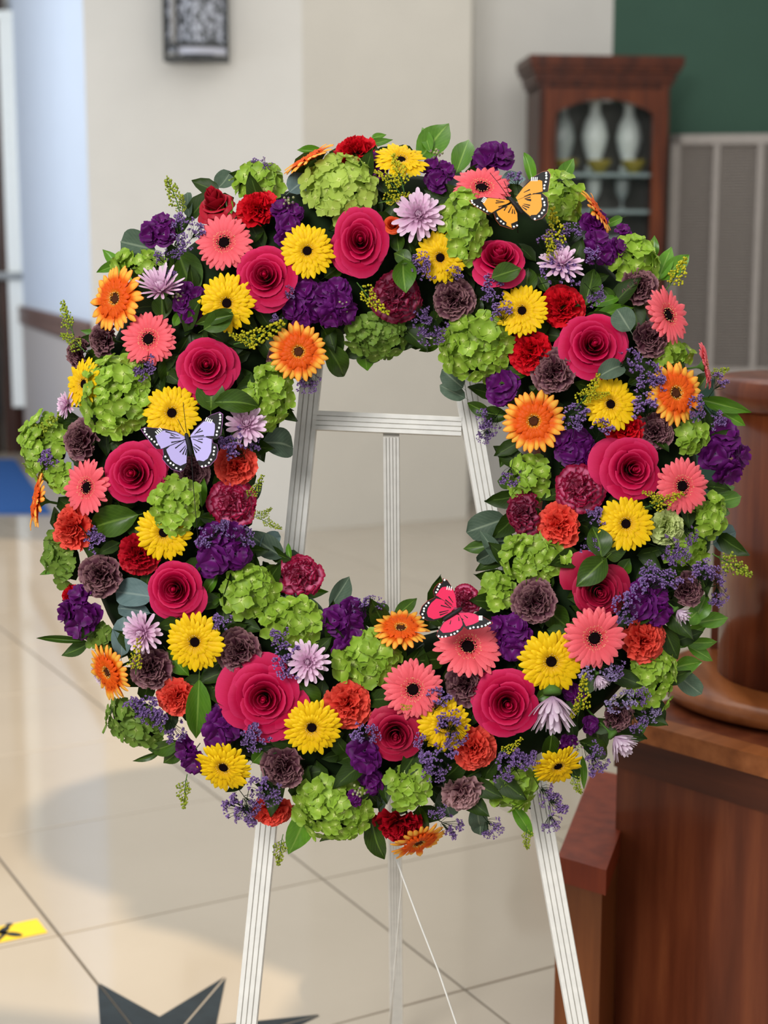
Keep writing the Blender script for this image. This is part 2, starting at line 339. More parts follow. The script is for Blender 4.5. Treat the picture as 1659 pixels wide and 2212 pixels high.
# wall sconce with pierced metal front
def sconce():
    pc = at(424, 60, 7.6); z0 = at(424, 133, 7.6).z; w = .30; r = Vector(P1)-Vector(P0)
    t = empty('wall_sconce', T(pc.x, 7.66, z0), 'black framed wall sconce with grey mottled panel on the pale pier', 'wall lamp')
    h = .62; n = NT('mottled_glass'); c = n.ramp(n.noise(46, n.coord('Object', (1.3, 1, .8)), 3), [(.42, srgb(34, 38, 40)), (.50, srgb(120, 124, 132)), (.60, srgb(186, 190, 204))]); n.to(c, n.b.inputs['Base Color']); n.b.inputs['Roughness'].default_value = .35
    arc = lambda k, N=10: (-.5+k/N, -.06-.05*math.sin(PI*k/N))
    def shell(a, b, z0_, z1_, off, mat, nm):
        m = MB(); N = 10; pts = [arc(k) for k in range(a, b+1)]
        v = [Vector((x*w, y-off, z)) for z in (z0_, z1_) for x, y in pts]+[Vector((x*w, y-off+.008, z)) for z in (z0_, z1_) for x, y in pts]; L = len(pts)
        f = [(i, i+1, i+1+L, i+L) for i in range(L-1)]+[(2*L+i+1, 2*L+i, 3*L+i, 3*L+i+1) for i in range(L-1)]+[(L+i, L+i+1, 3*L+i+1, 3*L+i) for i in range(L-1)]+[(i+1, i, 2*L+i, 2*L+i+1) for i in range(L-1)]+[(0, L, 3*L, 2*L), (L-1, 3*L-1, 4*L-1, 2*L-1)]
        m.add(v, f); link(nm, m.mesh(nm, mat, False), t)
    shell(0, 10, .04, h, 0, n.m, 'panel')
    Mg = plain('sconce_grey', srgb(150, 146, 142), .5, .3); Ml = plain('sconce_pale', srgb(196, 198, 212), .5, .3); Mk = plain('sconce_black', srgb(22, 26, 26), .4, .4)
    shell(1, 2, .085, h, .006, Mg, 'side_strip'); shell(2, 10, .03, .062, .006, Ml, 'bottom_strip')
    m = MB()
    for zz, hh in ((.010, .024), (.074, .018), (h, .02)):
        for k in range(10):
            (xa, ya), (xb, yb) = arc(k), arc(k+1); m.box(((xa+xb)/2*w, (ya+yb)/2-.006, zz), (w/10+.006, .022, hh))
    for k, ww in ((0, .018), (2, .010), (10, .012)):
        x, y = arc(k); m.box((x*w, y-.006, h/2), (ww, .022, h))
    m.box((0, -.03, .004), (w, .08, .008)); m.box((0, -.005, h/2), (w*.5, .01, h))
    link('frame', m.mesh('frame', Mk, False), t)
sconce()
# air return grille on the green wall
def grille():
    pa, pb = at(1449, 292, 8.93), at(1760, 288, 8.93); z1 = pa.z; z0 = at(1500, 812, 8.93).z; W = pb.x-pa.x
    t = empty('air_vent', T(pa.x, 8.93, z0) @ Rz(-.13), 'large grey louvred air vent on the green wall behind the lectern', 'vent')
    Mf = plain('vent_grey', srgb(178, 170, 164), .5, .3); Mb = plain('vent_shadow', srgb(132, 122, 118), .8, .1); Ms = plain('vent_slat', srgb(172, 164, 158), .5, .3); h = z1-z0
    m = MB(); fw = .055
    m.box((W/2, -.015, h-fw/2), (W, .05, fw)); m.box((W/2, -.015, fw/2), (W, .05, fw)); m.box((fw/2, -.015, h/2), (fw, .05, h)); m.box((W-fw/2, -.015, h/2), (fw, .05, h)); link('frame', m.mesh('frame', Mf, False), t)
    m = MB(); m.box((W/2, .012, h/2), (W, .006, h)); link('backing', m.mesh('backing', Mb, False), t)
    for px in (1545, 1636, 1727):
        m = MB(); m.box(((px-1449)*8.93/3330, -.02, h/2), (.034, .03, h-.06)); link('mullion', m.mesh('mullion', Mf, False), t)
    m = MB(); N = 78
    for i in range(N): m.box((W/2, 0, fw+(i+.5)*(h-2*fw)/N), (W-2*fw, .020, .0035), Rx(-.7))
    tag(link('slat', m.mesh('slats', Ms, False), t), kind='stuff')
grille()
# ================================================================== furniture
def rotbox(m, c, d, ang, mi=0): m.box(c, d, Rz(ang), mi)
# corner display cabinet
def cabinet():
    Y = 8.35; xa, xb = at(1158, 500, Y).x, at(1440, 500, Y).x; W = xb-xa; ztop = at(1290, 122, Y).z
    t = empty('display_cabinet', T((xa+xb)/2, Y, 0) @ Rz(.10), 'tall dark cherry display cabinet with arched glass door in the wall corner', 'cabinet')
    dp = .34; h = ztop-.15
    m = MB(); m.box((-W/2+.012, dp/2, h/2), (.024, dp, h)); m.box((W/2-.012, dp/2, h/2), (.024, dp, h)); m.box((0, dp/2, .05), (W, dp, .1)); m.box((0, dp/2, h-.012), (W, dp, .024)); m.box((0, dp/2, .75), (W-.04, dp, .03))
    m.box((-W/2+.025, -.006, h/2), (.05, .012, h)); m.box((W/2-.025, -.006, h/2), (.05, .012, h))
    link('carcass', m.mesh('carcass', M_cab, False), t)
    m = MB(); m.box((0, dp-.006, h/2), (W-.05, .012, h-.1)); link('back_panel', m.mesh('back_panel', plain('cabinet_back', srgb(84, 82, 76), .3, .5), False), t)
    m = MB(); prof = [(0, 0), (.012, 0), (.016, .025), (.04, .065), (.052, .09), (.062, .105), (.062, .148), (0, .148)]
    for i in range(len(prof)-1):
        (o1, a1), (o2, a2) = prof[i], prof[i+1]
        if a2 > a1: m.box((0, dp/2-(o1+o2)/4, h+(a1+a2)/2), (W+o1+o2, dp+(o1+o2)/2, a2-a1))
    link('cornice', m.mesh('cornice', M_cab, False), t)
    # door: frame with an arched head
    dw = W-.05; z0, z1 = .80, h-.02; st = .065
    d = link('door', None, t); m = MB()
    m.box((-dw/2+st/2, -.014, (z0+z1)/2), (st, .028, z1-z0)); m.box((dw/2-st/2, -.014, (z0+z1)/2), (st, .028, z1-z0)); m.box((0, -.014, z0+.05), (dw, .028, .1))
    iw = dw/2-st; arch = [(-iw+2*iw*k/16, z1-.125+.075*math.sin(PI*k/16)**.8) for k in range(17)]
    M = Matrix(((1,0,0,0),(0,0,1,0),(0,1,0,0),(0,0,0,1)))
    m.prism([(-iw, z1), *arch, (iw, z1)][::-1], -.028, 0, 0, M)
    dm = m.mesh('door', wood('cabinet_door_cherry', srgb(62, 26, 11), srgb(96, 42, 18), srgb(118, 58, 26), .35), False); d.data = None
    bpy.data.objects.remove(d); d = link('door', dm, t)
    g = bpy.data.materials.new('cabinet_glass'); g.use_nodes = True; nt = g.node_tree; bs = nt.nodes['Principled BSDF']; tr = nt.nodes.new('ShaderNodeBsdfTransparent'); mx = nt.nodes.new('ShaderNodeMixShader'); mx.inputs[0].default_value = .10
    bs.inputs['Base Color'].default_value = (.02, .03, .03, 1); bs.inputs['Roughness'].default_value = .03
    nt.links.new(tr.outputs[0], mx.inputs[1]); nt.links.new(bs.outputs[0], mx.inputs[2]); nt.links.new(mx.outputs[0], nt.nodes['Material Output'].inputs[0])
    m = MB(); m.box((0, -.012, (z0+z1)/2), (2*iw+.02, .005, z1-z0-.1)); link('pane', m.mesh('pane', g, False), d)
    m = MB(); m.blob((-dw/2+.03, -.045, 1.5), .016, 8, 6); m.tube([(-dw/2+.03, -.028, 1.5), (-dw/2+.03, -.045, 1.5)], .006, 6); link('knob', m.mesh('knob', plain('brass', srgb(170, 130, 60), .3, .5, 1)), d)
    zs = [at(1290, y, Y).z for y in (372, 452, 545, 640)]
    for z in zs:
        m = MB(); m.box((0, dp/2, z-.012), (W-.05, dp-.03, .018)); link('shelf', m.mesh('shelf', plain('shelf_glass', srgb(150, 170, 170), .1, .6), False), t)
    Mv = plain('pale_china', srgb(236, 248, 244), .15, .6); Mgl = plain('grey_crystal', srgb(176, 188, 186), .08, .8); My = plain('yellow_glass', srgb(150, 138, 40), .15, .6); Mk = plain('dark_china', srgb(44, 42, 48), .25, .5)
    R = t.matrix_basis
    vase = [(.03, 0), (.045, .01), (.05, .03), (.03, .06), (.055, .13), (.068, .19), (.055, .26), (.028, .31), (.026, .35), (.045, .385)]
    gob = [(.04, 0), (.042, .008), (.010, .02), (.008, .08), (.03, .10), (.05, .14), (.055, .20), (.048, .24)]
    bowl = [(.03, 0), (.032, .008), (.055, .03), (.072, .06), (.078, .075)]
    def put(nm, prof, x, z, mat, lab, cat, s=1, y=.2):
        m = MB(); m.lathe([(r*s, q*s) for r, q in prof], 18); o = link(nm, m.mesh(nm, mat), None, R @ T(x, y, z)); tag(o, lab, cat, 'glassware and china in the cabinet')
    z = zs[0]
    put('vase', vase, -.18, z, Mgl, 'tall grey crystal vase behind the cabinet door, nearest the cream wall', 'vase', 1.0)
    put('vase', vase, .0, z, Mv, 'pale china vase in the middle of the top cabinet shelf', 'vase', 1.05)
    put('vase', vase, .19, z, Mv, 'white china vase on the top cabinet shelf beside the green wall', 'vase', 1.02)
    for x, w in ((-.18, 'before the grey crystal vase'), (.0, 'before the pale middle vase'), (.19, 'before the white vase')):
        put('bowl', bowl, x, z, My, 'yellow glass bowl '+w+' in the cabinet', 'bowl', .9, .085)
    for x, mt_, w in ((-.16, Mk, 'dark'), (.0, Mv, 'pale'), (.16, Mgl, 'grey')): put('jug', gob, x, zs[1], mt_, w+' stemmed goblet on the second cabinet shelf', 'goblet', .72)
    for x, mt_, w in ((-.16, Mgl, 'grey'), (.02, Mv, 'pale'), (.18, Mv, 'white, outermost')): put('cup', bowl, x, zs[2], mt_, w+' cup on the third cabinet shelf', 'cup', 1.1)
cabinet()
# wooden bench end with panel, and the lectern standing on it
def bench():
    P = Vector((.389, 2.45, 0)); e = Vector((.67, -.74, 0)).normalized(); n = Vector((e.y, -e.x, 0)); n = n if n.y > 0 else -n   # n points away
    n = Vector((.74, .67, 0)).normalized()
    ang = math.atan2(e.y, e.x); B = T(P) @ Rz(ang)                    # local x along the panel, local y away from the viewer
    t = empty('bench', B, 'low mahogany bench front with a capped arm and a golden lit-toned top edge', 'bench')
    zt = .615; L = .95
    m = MB(); m.box((L/2, .012, (zt-.09)/2), (L, .024, zt-.09)); link('front_panel', m.mesh('front_panel', M_wood, False), t)
    m = MB(); m.box((L/2+.0, .008, zt-.060), (L, .032, .060)); link('upper_rail', m.mesh('upper_rail', wood('dark_mahogany', srgb(52, 22, 12), srgb(80, 38, 22), srgb(96, 48, 28), .32, (1.2, 14, 14)), False), t)
    m = MB(); m.box((L/2+.02, .262, zt-.016), (L+.04, .476, .028)); link('top_board', m.mesh('top_board', M_wood, False), t)
    m = MB(); m.box((L/2+.02, .002, zt-.015), (L+.05, .044, .032)); link('nosing', m.mesh('nosing', M_wood_l, False), t)
    m = MB(); m.box((L/2, .26, zt/2-.02), (L-.02, .44, zt-.06)); link('carcass', m.mesh('bench_body', M_wood, False), t)
    # arm block standing forward at the near end
    a = Vector((.2786, 2.328, 0)); b = Vector((.348, 2.271, 0)); c = Vector((.470, 2.70, 0)); d = Vector((.392, 2.76, 0)); iB = B.inverted()
    q = [iB @ p for p in (a, b, c, d)]
    m = MB(); cx = sum((p for p in q), Vector())/4; sh = [(cx+(p-cx)*1.0) for p in q]; m.prism([(p.x, p.y) for p in sh], .372, .414); link('arm_cap', m.mesh('arm_cap', M_wood_r, False), t)
    inn = [(cx+Vector(((p-cx).x*.94, (p-cx).y*.985, 0))) for p in q]; m = MB(); m.prism([(p.x, p.y) for p in inn], 0, .372); link('arm_side', m.mesh('arm_side', wood('arm_wood', srgb(88, 44, 20), srgb(118, 66, 32), srgb(138, 82, 44), .35), False), t)
    c0 = Vector((.745, 2.56, zt))
    t2 = empty('lectern', T(c0), 'round mahogany lectern drum on an oval plinth, standing on the bench', 'lectern')
    m = MB(); m.lathe([(.235, 0), (.262, .006), (.266, .018), (.262, .032), (.245, .038), (.2, .038)], 48); link('plinth', m.mesh('plinth2', M_wood_l), t2)
    m = MB(); m.lathe([(.166, .036), (.166, .50)], 48); link('drum', m.mesh('drum', wood('drum_mahogany', srgb(82, 34, 16), srgb(124, 60, 30), srgb(146, 78, 42), .20, (14, 14, 1.2), .18)), t2)
    m = MB(); m.lathe([(.166, .495), (.178, .500), (.186, .512), (.188, .530), (.184, .545), (.176, .550), (.05, .550)], 48); link('cap', m.mesh('lectern_cap', M_wood), t2)
    m = MB(); m.box((.02, .10, .26), (.36, .03, .52), Rz(-.5)); link('rear_panel', m.mesh('rear_panel', M_wood, False), t2)
bench()
# white fluted stand
M_white = plain('white_painted_wood', srgb(232, 229, 222), .5, .35, vary=.05, scale=60)
def bar(p, q, w, th, nrm, flutes=4):
    """fluted bar from p to q; width w across, thickness th along nrm (flutes face nrm)"""
    p, q = Vector(p), Vector(q); d = (q-p).normalized(); x = d.cross(nrm).normalized(); z = x.cross(d).normalized()
    prof = [(-w/2, -th/2), (w/2, -th/2)]; top = [(w/2, th*.38)]
    for i in range(flutes):
        a = w/2-w*i/flutes; s = w/flutes; top += [(a-s*.06, th/2), (a-s*.84, th/2), (a-s*.90, th*.36), (a-s*.98, th*.36)]
    top += [(-w/2, th*.38)]; prof += top
    m = MB(); k = len(prof); v = [p+x*a+z*b for a, b in prof]+[q+x*a+z*b for a, b in prof]
    f = [(i, (i+1)%k, (i+1)%k+k, i+k) for i in range(k)]
    tri = tessellate_polygon([[Vector((a, b, 0)) for a, b in prof]])
    m.add(v, f+[tuple(t) for t in tri]+[tuple(i+k for i in t)[::-1] for t in tri]); return m
def easel():
    t = empty('easel', T(0, 1.92, 0), 'white painted wooden easel with fluted legs carrying the flower wreath', 'easel'); iM = t.matrix_basis.inverted()
    nrm = (EASEL.to_3x3() @ Vector((0, 0, 1))); WZ = -.07
    g = lambda x, y, w=WZ: iM @ wp(x, y, w)
    yb = 2870
    def leg(x1, y1, x2, y2, lab):
        sl = (x2-x1)/(y2-y1); m = bar(g(x1+sl*(430-y1), 430), g(x1+sl*(yb-y1), yb), .0278, .022, nrm); link('front_leg', m.mesh('front_leg', M_white, False), t)
    leg(673, 810, 533, 2212, ''); leg(1003.5, 830, 1249, 2212, '')
    m = bar(g(676, 908), g(996, 922), .0255, .024, nrm, 4); link('crossbar', m.mesh('crossbar', M_white, False), t)
    a = g(845, 938, -.078); b = iM @ Vector((.022, 2.50, 0)); m = bar(a, b, .0218, .020, nrm, 5); link('back_leg', m.mesh('back_leg', M_white, False), t)
    m = bar(g(742, 470), g(940, 470), .0255, .020, nrm, 4); link('top_rail', m.mesh('top_rail', M_white, False), t)
    for pts in ([(850, 1840, -.05), (868, 1890, -.052), (905, 1990, -.055), (948, 2100, -.06), (990, 2225, -.062), (1060, 2400, -.066), (1310, 2560, -.07)], [(858, 1840, -.06), (868, 1900, -.10), (860, 2000, -.2), (850, 2120, -.3), (842, 2230, -.38)]):
        m = MB(); m.tube([g(*p) for p in pts], .0013, 5); link('cord', m.mesh('cord', M_white), t)
easel()
# ================================================================== flower meshes (radius 1 about the bloom's centre, z out of the bloom)
YEL = petal('yellow_petal', [(0, srgb(214,158,6)), (.45, srgb(242,196,8)), (1, srgb(252,216,24))], per=.06)
COR = petal('coral_petal', [(0, srgb(224,74,84)), (.4, srgb(240,98,108)), (1, srgb(248,122,130))], per=.05)
CORI = petal('coral_frill', [(0, srgb(196,48,50)), (.75, srgb(222,78,76)), (1, srgb(246,206,150))])
ORO = petal('orange_outer_petal', [(0, srgb(214,74,8)), (.34, srgb(232,96,10)), (.50, srgb(252,184,66)), (.90, srgb(252,190,80)), (1, srgb(240,120,40))], edge=(srgb(240,112,26), .55, 1.0), per=.08)
ORI = petal('orange_inner_petal', [(0, srgb(228,150,30)), (.25, srgb(226,90,10)), (1, srgb(236,84,16))], per=.06)
ORY = petal('orange_eye_frill', [(0, srgb(190,130,20)), (1, srgb(236,176,44))])
GRN = plain('green_stem', srgb(70, 104, 40), .6, .2)
DISC = plain('dark_disc', srgb(17, 6, 8), .9, .05, vary=.5, scale=300)
BRN = plain('brown_disc', srgb(72, 36, 18), .85, .1, vary=.5, scale=300)
ANT = plain('pale_anther', srgb(236, 206, 130), .6, .2)
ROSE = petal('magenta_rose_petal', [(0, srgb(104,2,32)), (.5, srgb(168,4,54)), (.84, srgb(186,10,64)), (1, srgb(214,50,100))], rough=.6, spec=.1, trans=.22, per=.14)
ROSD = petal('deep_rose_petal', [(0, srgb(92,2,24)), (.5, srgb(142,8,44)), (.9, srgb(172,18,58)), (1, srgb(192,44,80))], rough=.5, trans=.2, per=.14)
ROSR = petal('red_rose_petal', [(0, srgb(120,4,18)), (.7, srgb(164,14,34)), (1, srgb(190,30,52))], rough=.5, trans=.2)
ROSO = petal('orange_rose_petal', [(0, srgb(190,50,20)), (.7, srgb(212,68,28)), (1, srgb(228,90,40))], rough=.5)
CARN = {
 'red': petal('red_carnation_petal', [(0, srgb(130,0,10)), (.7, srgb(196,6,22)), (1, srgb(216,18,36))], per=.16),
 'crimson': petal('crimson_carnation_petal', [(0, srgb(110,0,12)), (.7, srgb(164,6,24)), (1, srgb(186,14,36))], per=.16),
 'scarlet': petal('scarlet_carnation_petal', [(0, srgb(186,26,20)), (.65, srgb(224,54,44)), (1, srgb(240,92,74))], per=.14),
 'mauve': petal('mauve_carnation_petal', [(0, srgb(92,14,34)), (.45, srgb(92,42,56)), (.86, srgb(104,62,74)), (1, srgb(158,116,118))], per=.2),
 'dusty': petal('dusty_carnation_petal', [(0, srgb(130,60,80)), (.6, srgb(150,102,112)), (1, srgb(186,146,146))], per=.14),
 'striped': petal('striped_carnation_petal', [(0, srgb(140,30,66)), (.35, srgb(214,96,138)), (.84, srgb(222,116,152)), (.93, srgb(160,24,66)), (1, srgb(150,14,54))], per=.14),
 'striped_dull': petal('striped_dull_carnation_petal', [(0, srgb(110,24,50)), (.35, srgb(178,86,116)), (.84, srgb(186,100,128)), (.93, srgb(130,22,54)), (1, srgb(124,16,50))], per=.14),
 'lime': petal('lime_carnation_petal', [(0, srgb(150,170,80)), (.6, srgb(190,206,118)), (1, srgb(212,222,150))], per=.1)}
MUM = petal('lilac_mum_petal', [(0, srgb(190,132,172)), (.35, srgb(226,184,212)), (1, srgb(240,216,232))], per=.08)
MUMW = petal('pale_mum_petal', [(0, srgb(190,150,182)), (.5, srgb(214,190,208)), (1, srgb(226,210,222))], per=.06)
HYD = petal('green_hydrangea_sepal', [(0, srgb(214,226,140)), (.18, srgb(158,188,70)), (.6, srgb(128,162,44)), (1, srgb(154,184,72))], rough=.45, trans=.2, per=.34)
HYL = petal('pale_hydrangea_sepal', [(0, srgb(222,230,140)), (.16, srgb(180,202,88)), (1, srgb(174,196,88))], rough=.5, trans=.3, per=.2)
HYK = petal('deep_hydrangea_sepal', [(0, srgb(176,194,110)), (.18, srgb(124,152,60)), (1, srgb(106,136,54))], rough=.5, trans=.3, per=.22)
STK = petal('violet_stock_petal', [(0, srgb(150,100,160)), (.18, srgb(112,24,112)), (.6, srgb(78,8,82)), (1, srgb(110,26,118))], rough=.5, trans=.25, per=.3)
LIM = petal('lavender_statice', [(0, srgb(92,66,112)), (1, srgb(156,124,184))], per=.2, trans=.15)
LIMP = petal('pale_statice', [(0, srgb(110,90,140)), (1, srgb(190,172,214))], per=.2, trans=.15)
GOLD = petal('goldenrod_bud', [(0, srgb(150,150,26)), (1, srgb(206,196,40))], per=.15, trans=.15)
GOLG = petal('green_goldenrod_bud', [(0, srgb(110,130,30)), (1, srgb(170,180,54))], per=.15, trans=.15)
BUD = plain('pale_green_bud', srgb(158, 160, 116), .6, .2, vary=.2)
CORE = plain('dark_foliage', srgb(22, 36, 14), .8, .1, vary=.3)
SAL = leafmat('salal_leaf', srgb(40, 62, 12), srgb(66, 98, 22), srgb(108, 138, 52), .38, .32)
RUS = leafmat('ruscus_leaf', srgb(62, 108, 20), srgb(98, 146, 36), srgb(134, 168, 70), .36, .4)
EUC = leafmat('eucalyptus_leaf', srgb(62, 82, 66), srgb(92, 110, 90), srgb(128, 142, 118), .6, .25)
EUB = leafmat('blue_eucalyptus_leaf', srgb(84, 108, 108), srgb(118, 140, 138), srgb(140, 158, 150), .6, .25)

R_ = random.Random(3)
# gerbera
def ger_petal(L0, L1, w, lift, cup, tip=.93, nu=5, nv=8, ph=0):
    def fn(s, t):
        t = 1-(1-t)**1.9
        y = L0+(L1-L0)*t
        ww = w*(.42+.58*math.sin(min(1, t/.60)*PI/2)) * (1 if t < .66 else max(.20, (max(0, 1-((t-.66)/.345)**2))**.62))
        z = .02+lift*(y-L0)+cup*math.sin(t*PI)*.12-.22*max(0, t-.55)**2 - .016*(s*s) + .011*math.cos(s*3*PI)*(1-t*.3)
        return (s*ww, y, z+ph)
    return sheet(fn, nu, nv)
GER_OUT = [ger_petal(.20, 1.0, .112, .09, .32), ger_petal(.20, .97, .116, .13, .26), ger_petal(.20, .985, .106, .05, .4)]
def ger_ring(n, L0, L1, w, lift, ph, rnd, nu=3, nv=5, cup=.5):
    b = MB()
    for i in range(n):
        k = 1+R_.uniform(-rnd, rnd)
        b.merge(ger_petal(L0, L0+(L1-L0)*k, w, lift*(1+R_.uniform(-.3, .3)), cup, nu=nu, nv=nv, ph=ph), Rz(2*PI*(i+R_.uniform(-.25, .25))/n))
    return b
GER_IN = ger_ring(26, .16, .76, .084, .15, .02, .14, cup=.25); GER_INC = ger_ring(24, .18, .86, .094, .13, .015, .06, cup=.25)
GER_IN2 = ger_ring(28, .15, .52, .06, .26, .03, .18)
GER_IN2.merge(GER_IN, Rz(.1)); GER_IN = GER_IN2
GER_INO = ger_ring(24, .16, .60, .080, .18, .02, .14); GER_INO.merge(ger_ring(26, .15, .44, .055, .28, .03, .18), Rz(.1))
def frill(n, r0, r1, up, w, lay=2):
    b = MB()
    for l in range(lay):
        for i in range(n):
            a = 2*PI*(i+.5*l)/n+R_.uniform(-.06, .06); k = R_.uniform(.8, 1.15)
            b.merge(sheet(lambda s, t: (s*w*(1-.5*t), r0+(r1-r0)*t*k+l*.04, .05+up*t*k-.03*l), 3, 3), Rz(a))
    return b
GER_FR = frill(38, .17, .34, .10, .022); GER_FRC = frill(46, .18, .40, .07, .017, 3)
def ger_disc(r):
    b = MB(); b.lathe([(r*1.15, .03), (r, .075), (r*.75, .11), (r*.45, .10), (r*.2, .085), (.005, .08)], 16)
    for i in range(34):
        a = 2*PI*i/34+R_.uniform(-.1, .1); q = r*R_.uniform(1.0, 1.42)
        b.tube([(q*math.cos(a)*.9, q*math.sin(a)*.9, .06), (q*math.cos(a), q*math.sin(a), .115)], [.010, .017], 4, 0)
        if i % 2 == 0: b.blob((q*math.cos(a)*1.06, q*math.sin(a)*1.06, .130), .0165, 5, 4, 1)
    return b
GER_D, GER_DS = ger_disc(.185), ger_disc(.15)
GM = {'yellow': (YEL, YEL, YEL, DISC), 'coral': (COR, COR, CORI, DISC), 'orange': (ORO, ORI, ORY, BRN)}
GME = {}
for k, (o, i, f, d) in GM.items():
    GME[k] = ([b.mesh('petal', [o]) for b in GER_OUT], (GER_INO if k == 'orange' else GER_INC if k == 'coral' else GER_IN).mesh('inner_petals', [i]), (GER_FRC if k == 'coral' else GER_FR).mesh('frill', [f]), (GER_DS if k == 'orange' else GER_D).mesh('disc', [d, ANT]))
def stem_me(nm, r, L, cal):
    m = MB(); m.lathe([(r*.6, -L), (r*.6, -cal*2.2), (r*1.4, -cal*1.6), (cal*1.1, -.30), (cal*1.0, -.2), (.01, -.19)] if cal > .24 else [(r*.6, -L), (r*.6, -cal*1.6), (r*1.4, -cal), (cal*1.1, -.10), (cal*1.0, 0.0), (.01, .01)], 10); return m.mesh(nm, [GRN])
STEM_G = stem_me('stem', .07, 1.5, .22); STEM_R = stem_me('stem', .07, 1.6, .26); STEM_R.transform(T(0, 0, -.22))
# rose
def rose_petal(r, span, top, flare, roll, base=-.42, nu=9, nv=8, wob=0, inn=.35, ed=.75):
    def fn(s, t):
        th = s*span; e = 1-ed*abs(s)**2.4
        rho = r*(inn+(1-inn)*min(1, t*1.25)**.7)+flare*max(0, (t-.5)/.5)**1.7*e
        tp = base+(top-base)*(1-.22*abs(s)**3.0-.05*s*s)
        z = base+(tp-base)*t-roll*max(0, (t-.7)/.3)**2+wob*math.sin(3*s+r*20)*t
        return (rho*math.sin(th), rho*math.cos(th), z)
    return sheet(fn, nu, nv)
def rose_set(open_):
    ps = []; N = 18
    for k in range(N):
        f = k/(N-1); r = .03+.63*f**1.0+R_.uniform(-.012, .012); span = 1.75-.68*f**.8; top = .44+.05*math.sin(PI*min(1, f*2.2))-.56*max(0, f-.18)**1.25+R_.uniform(-.02, .02)
        fl = (.026+.30*f**2.2)*open_; roll = .012+.24*f**2.4*open_
        ps.append((rose_petal(r, span, top, fl, roll, wob=.012+.02*f, ed=.75-.25*f), k*2.39996+R_.uniform(-.2, .2)))
    for k in range(5):
        ps.append((rose_petal(.62, .95, .0, .44*open_, .22, base=-.5, wob=.05, inn=.3, ed=.45), k*2*PI/5+R_.uniform(-.25, .25)))
    return ps
ROSES = {}
for nm, op in (('open', 1.0), ('tight', .72)):
    st = rose_set(op)
    hb = MB(); hb.blob((0, 0, .20), (.085, .085, .20), 8, 6, 0, .8)
    st.append((hb, 0))
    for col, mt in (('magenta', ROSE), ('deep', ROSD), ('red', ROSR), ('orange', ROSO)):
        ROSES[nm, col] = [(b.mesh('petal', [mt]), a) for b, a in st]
GUARD = {c: rose_petal(.52, .86, -.08, .70, .26, base=-.55, wob=.07, inn=.2, nu=11, nv=9, ed=.42).mesh('petal', [m]) for c, m in (('magenta', ROSE), ('deep', ROSD), ('red', ROSR), ('orange', ROSO))}
# carnation
def carn_petal(L, half, ruf, seed, nu=25, nv=6):
    q = random.Random(seed); p1, p2, p3 = [q.uniform(0, 6.28) for _ in range(3)]; f1, f2 = q.uniform(5, 7), q.uniform(11, 14)
    def fn(s, t):
        th = s*half*(.5+.5*t); saw = .04*abs(math.sin(s*12+p3))*max(0, t-.8)/.2
        l = L*t*(1-.10*s*s)+saw
        z = ruf*t*t*(math.sin(f1*s+p1)+.45*math.sin(f2*s+p2)*t)+.05*t
        return (l*math.sin(th), l*math.cos(th)*(1-.1*t), z)
    return sheet(fn, nu, nv)
CPET = [carn_petal(1.06, .62, .10, i) for i in range(4)]; CPIN = [carn_petal(.82, .60, .17, 10+i, 21, 5) for i in range(4)]
CARN_SPOT = []
for i in range(18):
    ring = 0 if i < 9 else 1
    CARN_SPOT.append((2*PI*(i % 9)/9+ring*.35, math.radians(84 if ring == 0 else 64)+R_.uniform(-.16, .16), R_.uniform(.88, 1.08)))
cin = MB()
for i in range(20):
    a = i*2.39996; phi = math.radians(12+46*math.sqrt(i/20))
    cin.merge(CPIN[i % 4], T(0, 0, -.28) @ Rz(a+R_.uniform(-.4, .4)) @ Rx(PI/2-phi+R_.uniform(-.18, .18)) @ Ry(R_.uniform(-.8, .8)) @ Sc(R_.uniform(.82, 1.08)))
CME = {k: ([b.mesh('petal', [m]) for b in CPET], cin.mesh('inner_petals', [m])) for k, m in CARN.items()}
# chrysanthemum
def mum_petal(L, w, bend, nv=6):
    def fn(s, t):
        t = 1-(1-t)**1.8
        ww = w*(.4+.6*math.sin(min(1, t/.7)*PI/2))*(1 if t < .82 else max(.25, math.sqrt(max(0, 1-((t-.82)/.185)**2))))
        return (s*ww, .06+L*t, bend*t*t+.05*s*s*(1.2-t))
    return sheet(fn, 4, nv)
MPO = [mum_petal(.96, .095, .02), mum_petal(.86, .10, .16)]
mi_ = MB()
for i in range(44):
    f = i/44; mi_.merge(mum_petal(.30+.42*f, .072, .28-.1*f, 5), T(0, 0, .02) @ Rz(i*2.39996) @ Rx(math.radians(66-44*f)+R_.uniform(-.1, .1)))
MME = {'lilac': ([b.mesh('petal', [MUM]) for b in MPO], mi_.mesh('inner_petals', [MUM])), 'pale': ([b.mesh('petal', [MUMW]) for b in MPO], mi_.mesh('inner_petals', [MUMW]))}
# hydrangea floret
def hyd_floret(seed, serr):
    q = random.Random(seed); b = MB(); n = 4
    for i in range(n):
        W_ = q.uniform(.43, .52); L = q.uniform(.86, 1.08); cup = q.uniform(-.08, .16); tw = q.uniform(-.10, .10)
        def fn(s, t):
            ww = W_*(.3+.7*math.sin(min(1, t/.6)*PI/2))*(1 if t < .66 else math.sqrt(max(0, 1-((t-.66)/.36)**2))*1.0)
            if serr and t > .55: ww *= 1+.10*math.cos(t*40)
            y = .04+L*t-(.14*L*abs(s)**1.5*t)
            return (s*ww, y, cup*1.5*t*t+.08*s*s*t-.05*math.sin(t*PI)*(1-abs(s))+tw*s*t)
        b.merge(sheet(fn, 5, 6), T(0, 0, .015*(i % 2)) @ Rz(i*PI/2+q.uniform(-.12, .12)))
    b.blob((0, 0, .06), .075, 5, 4, 0, 0)
    return b
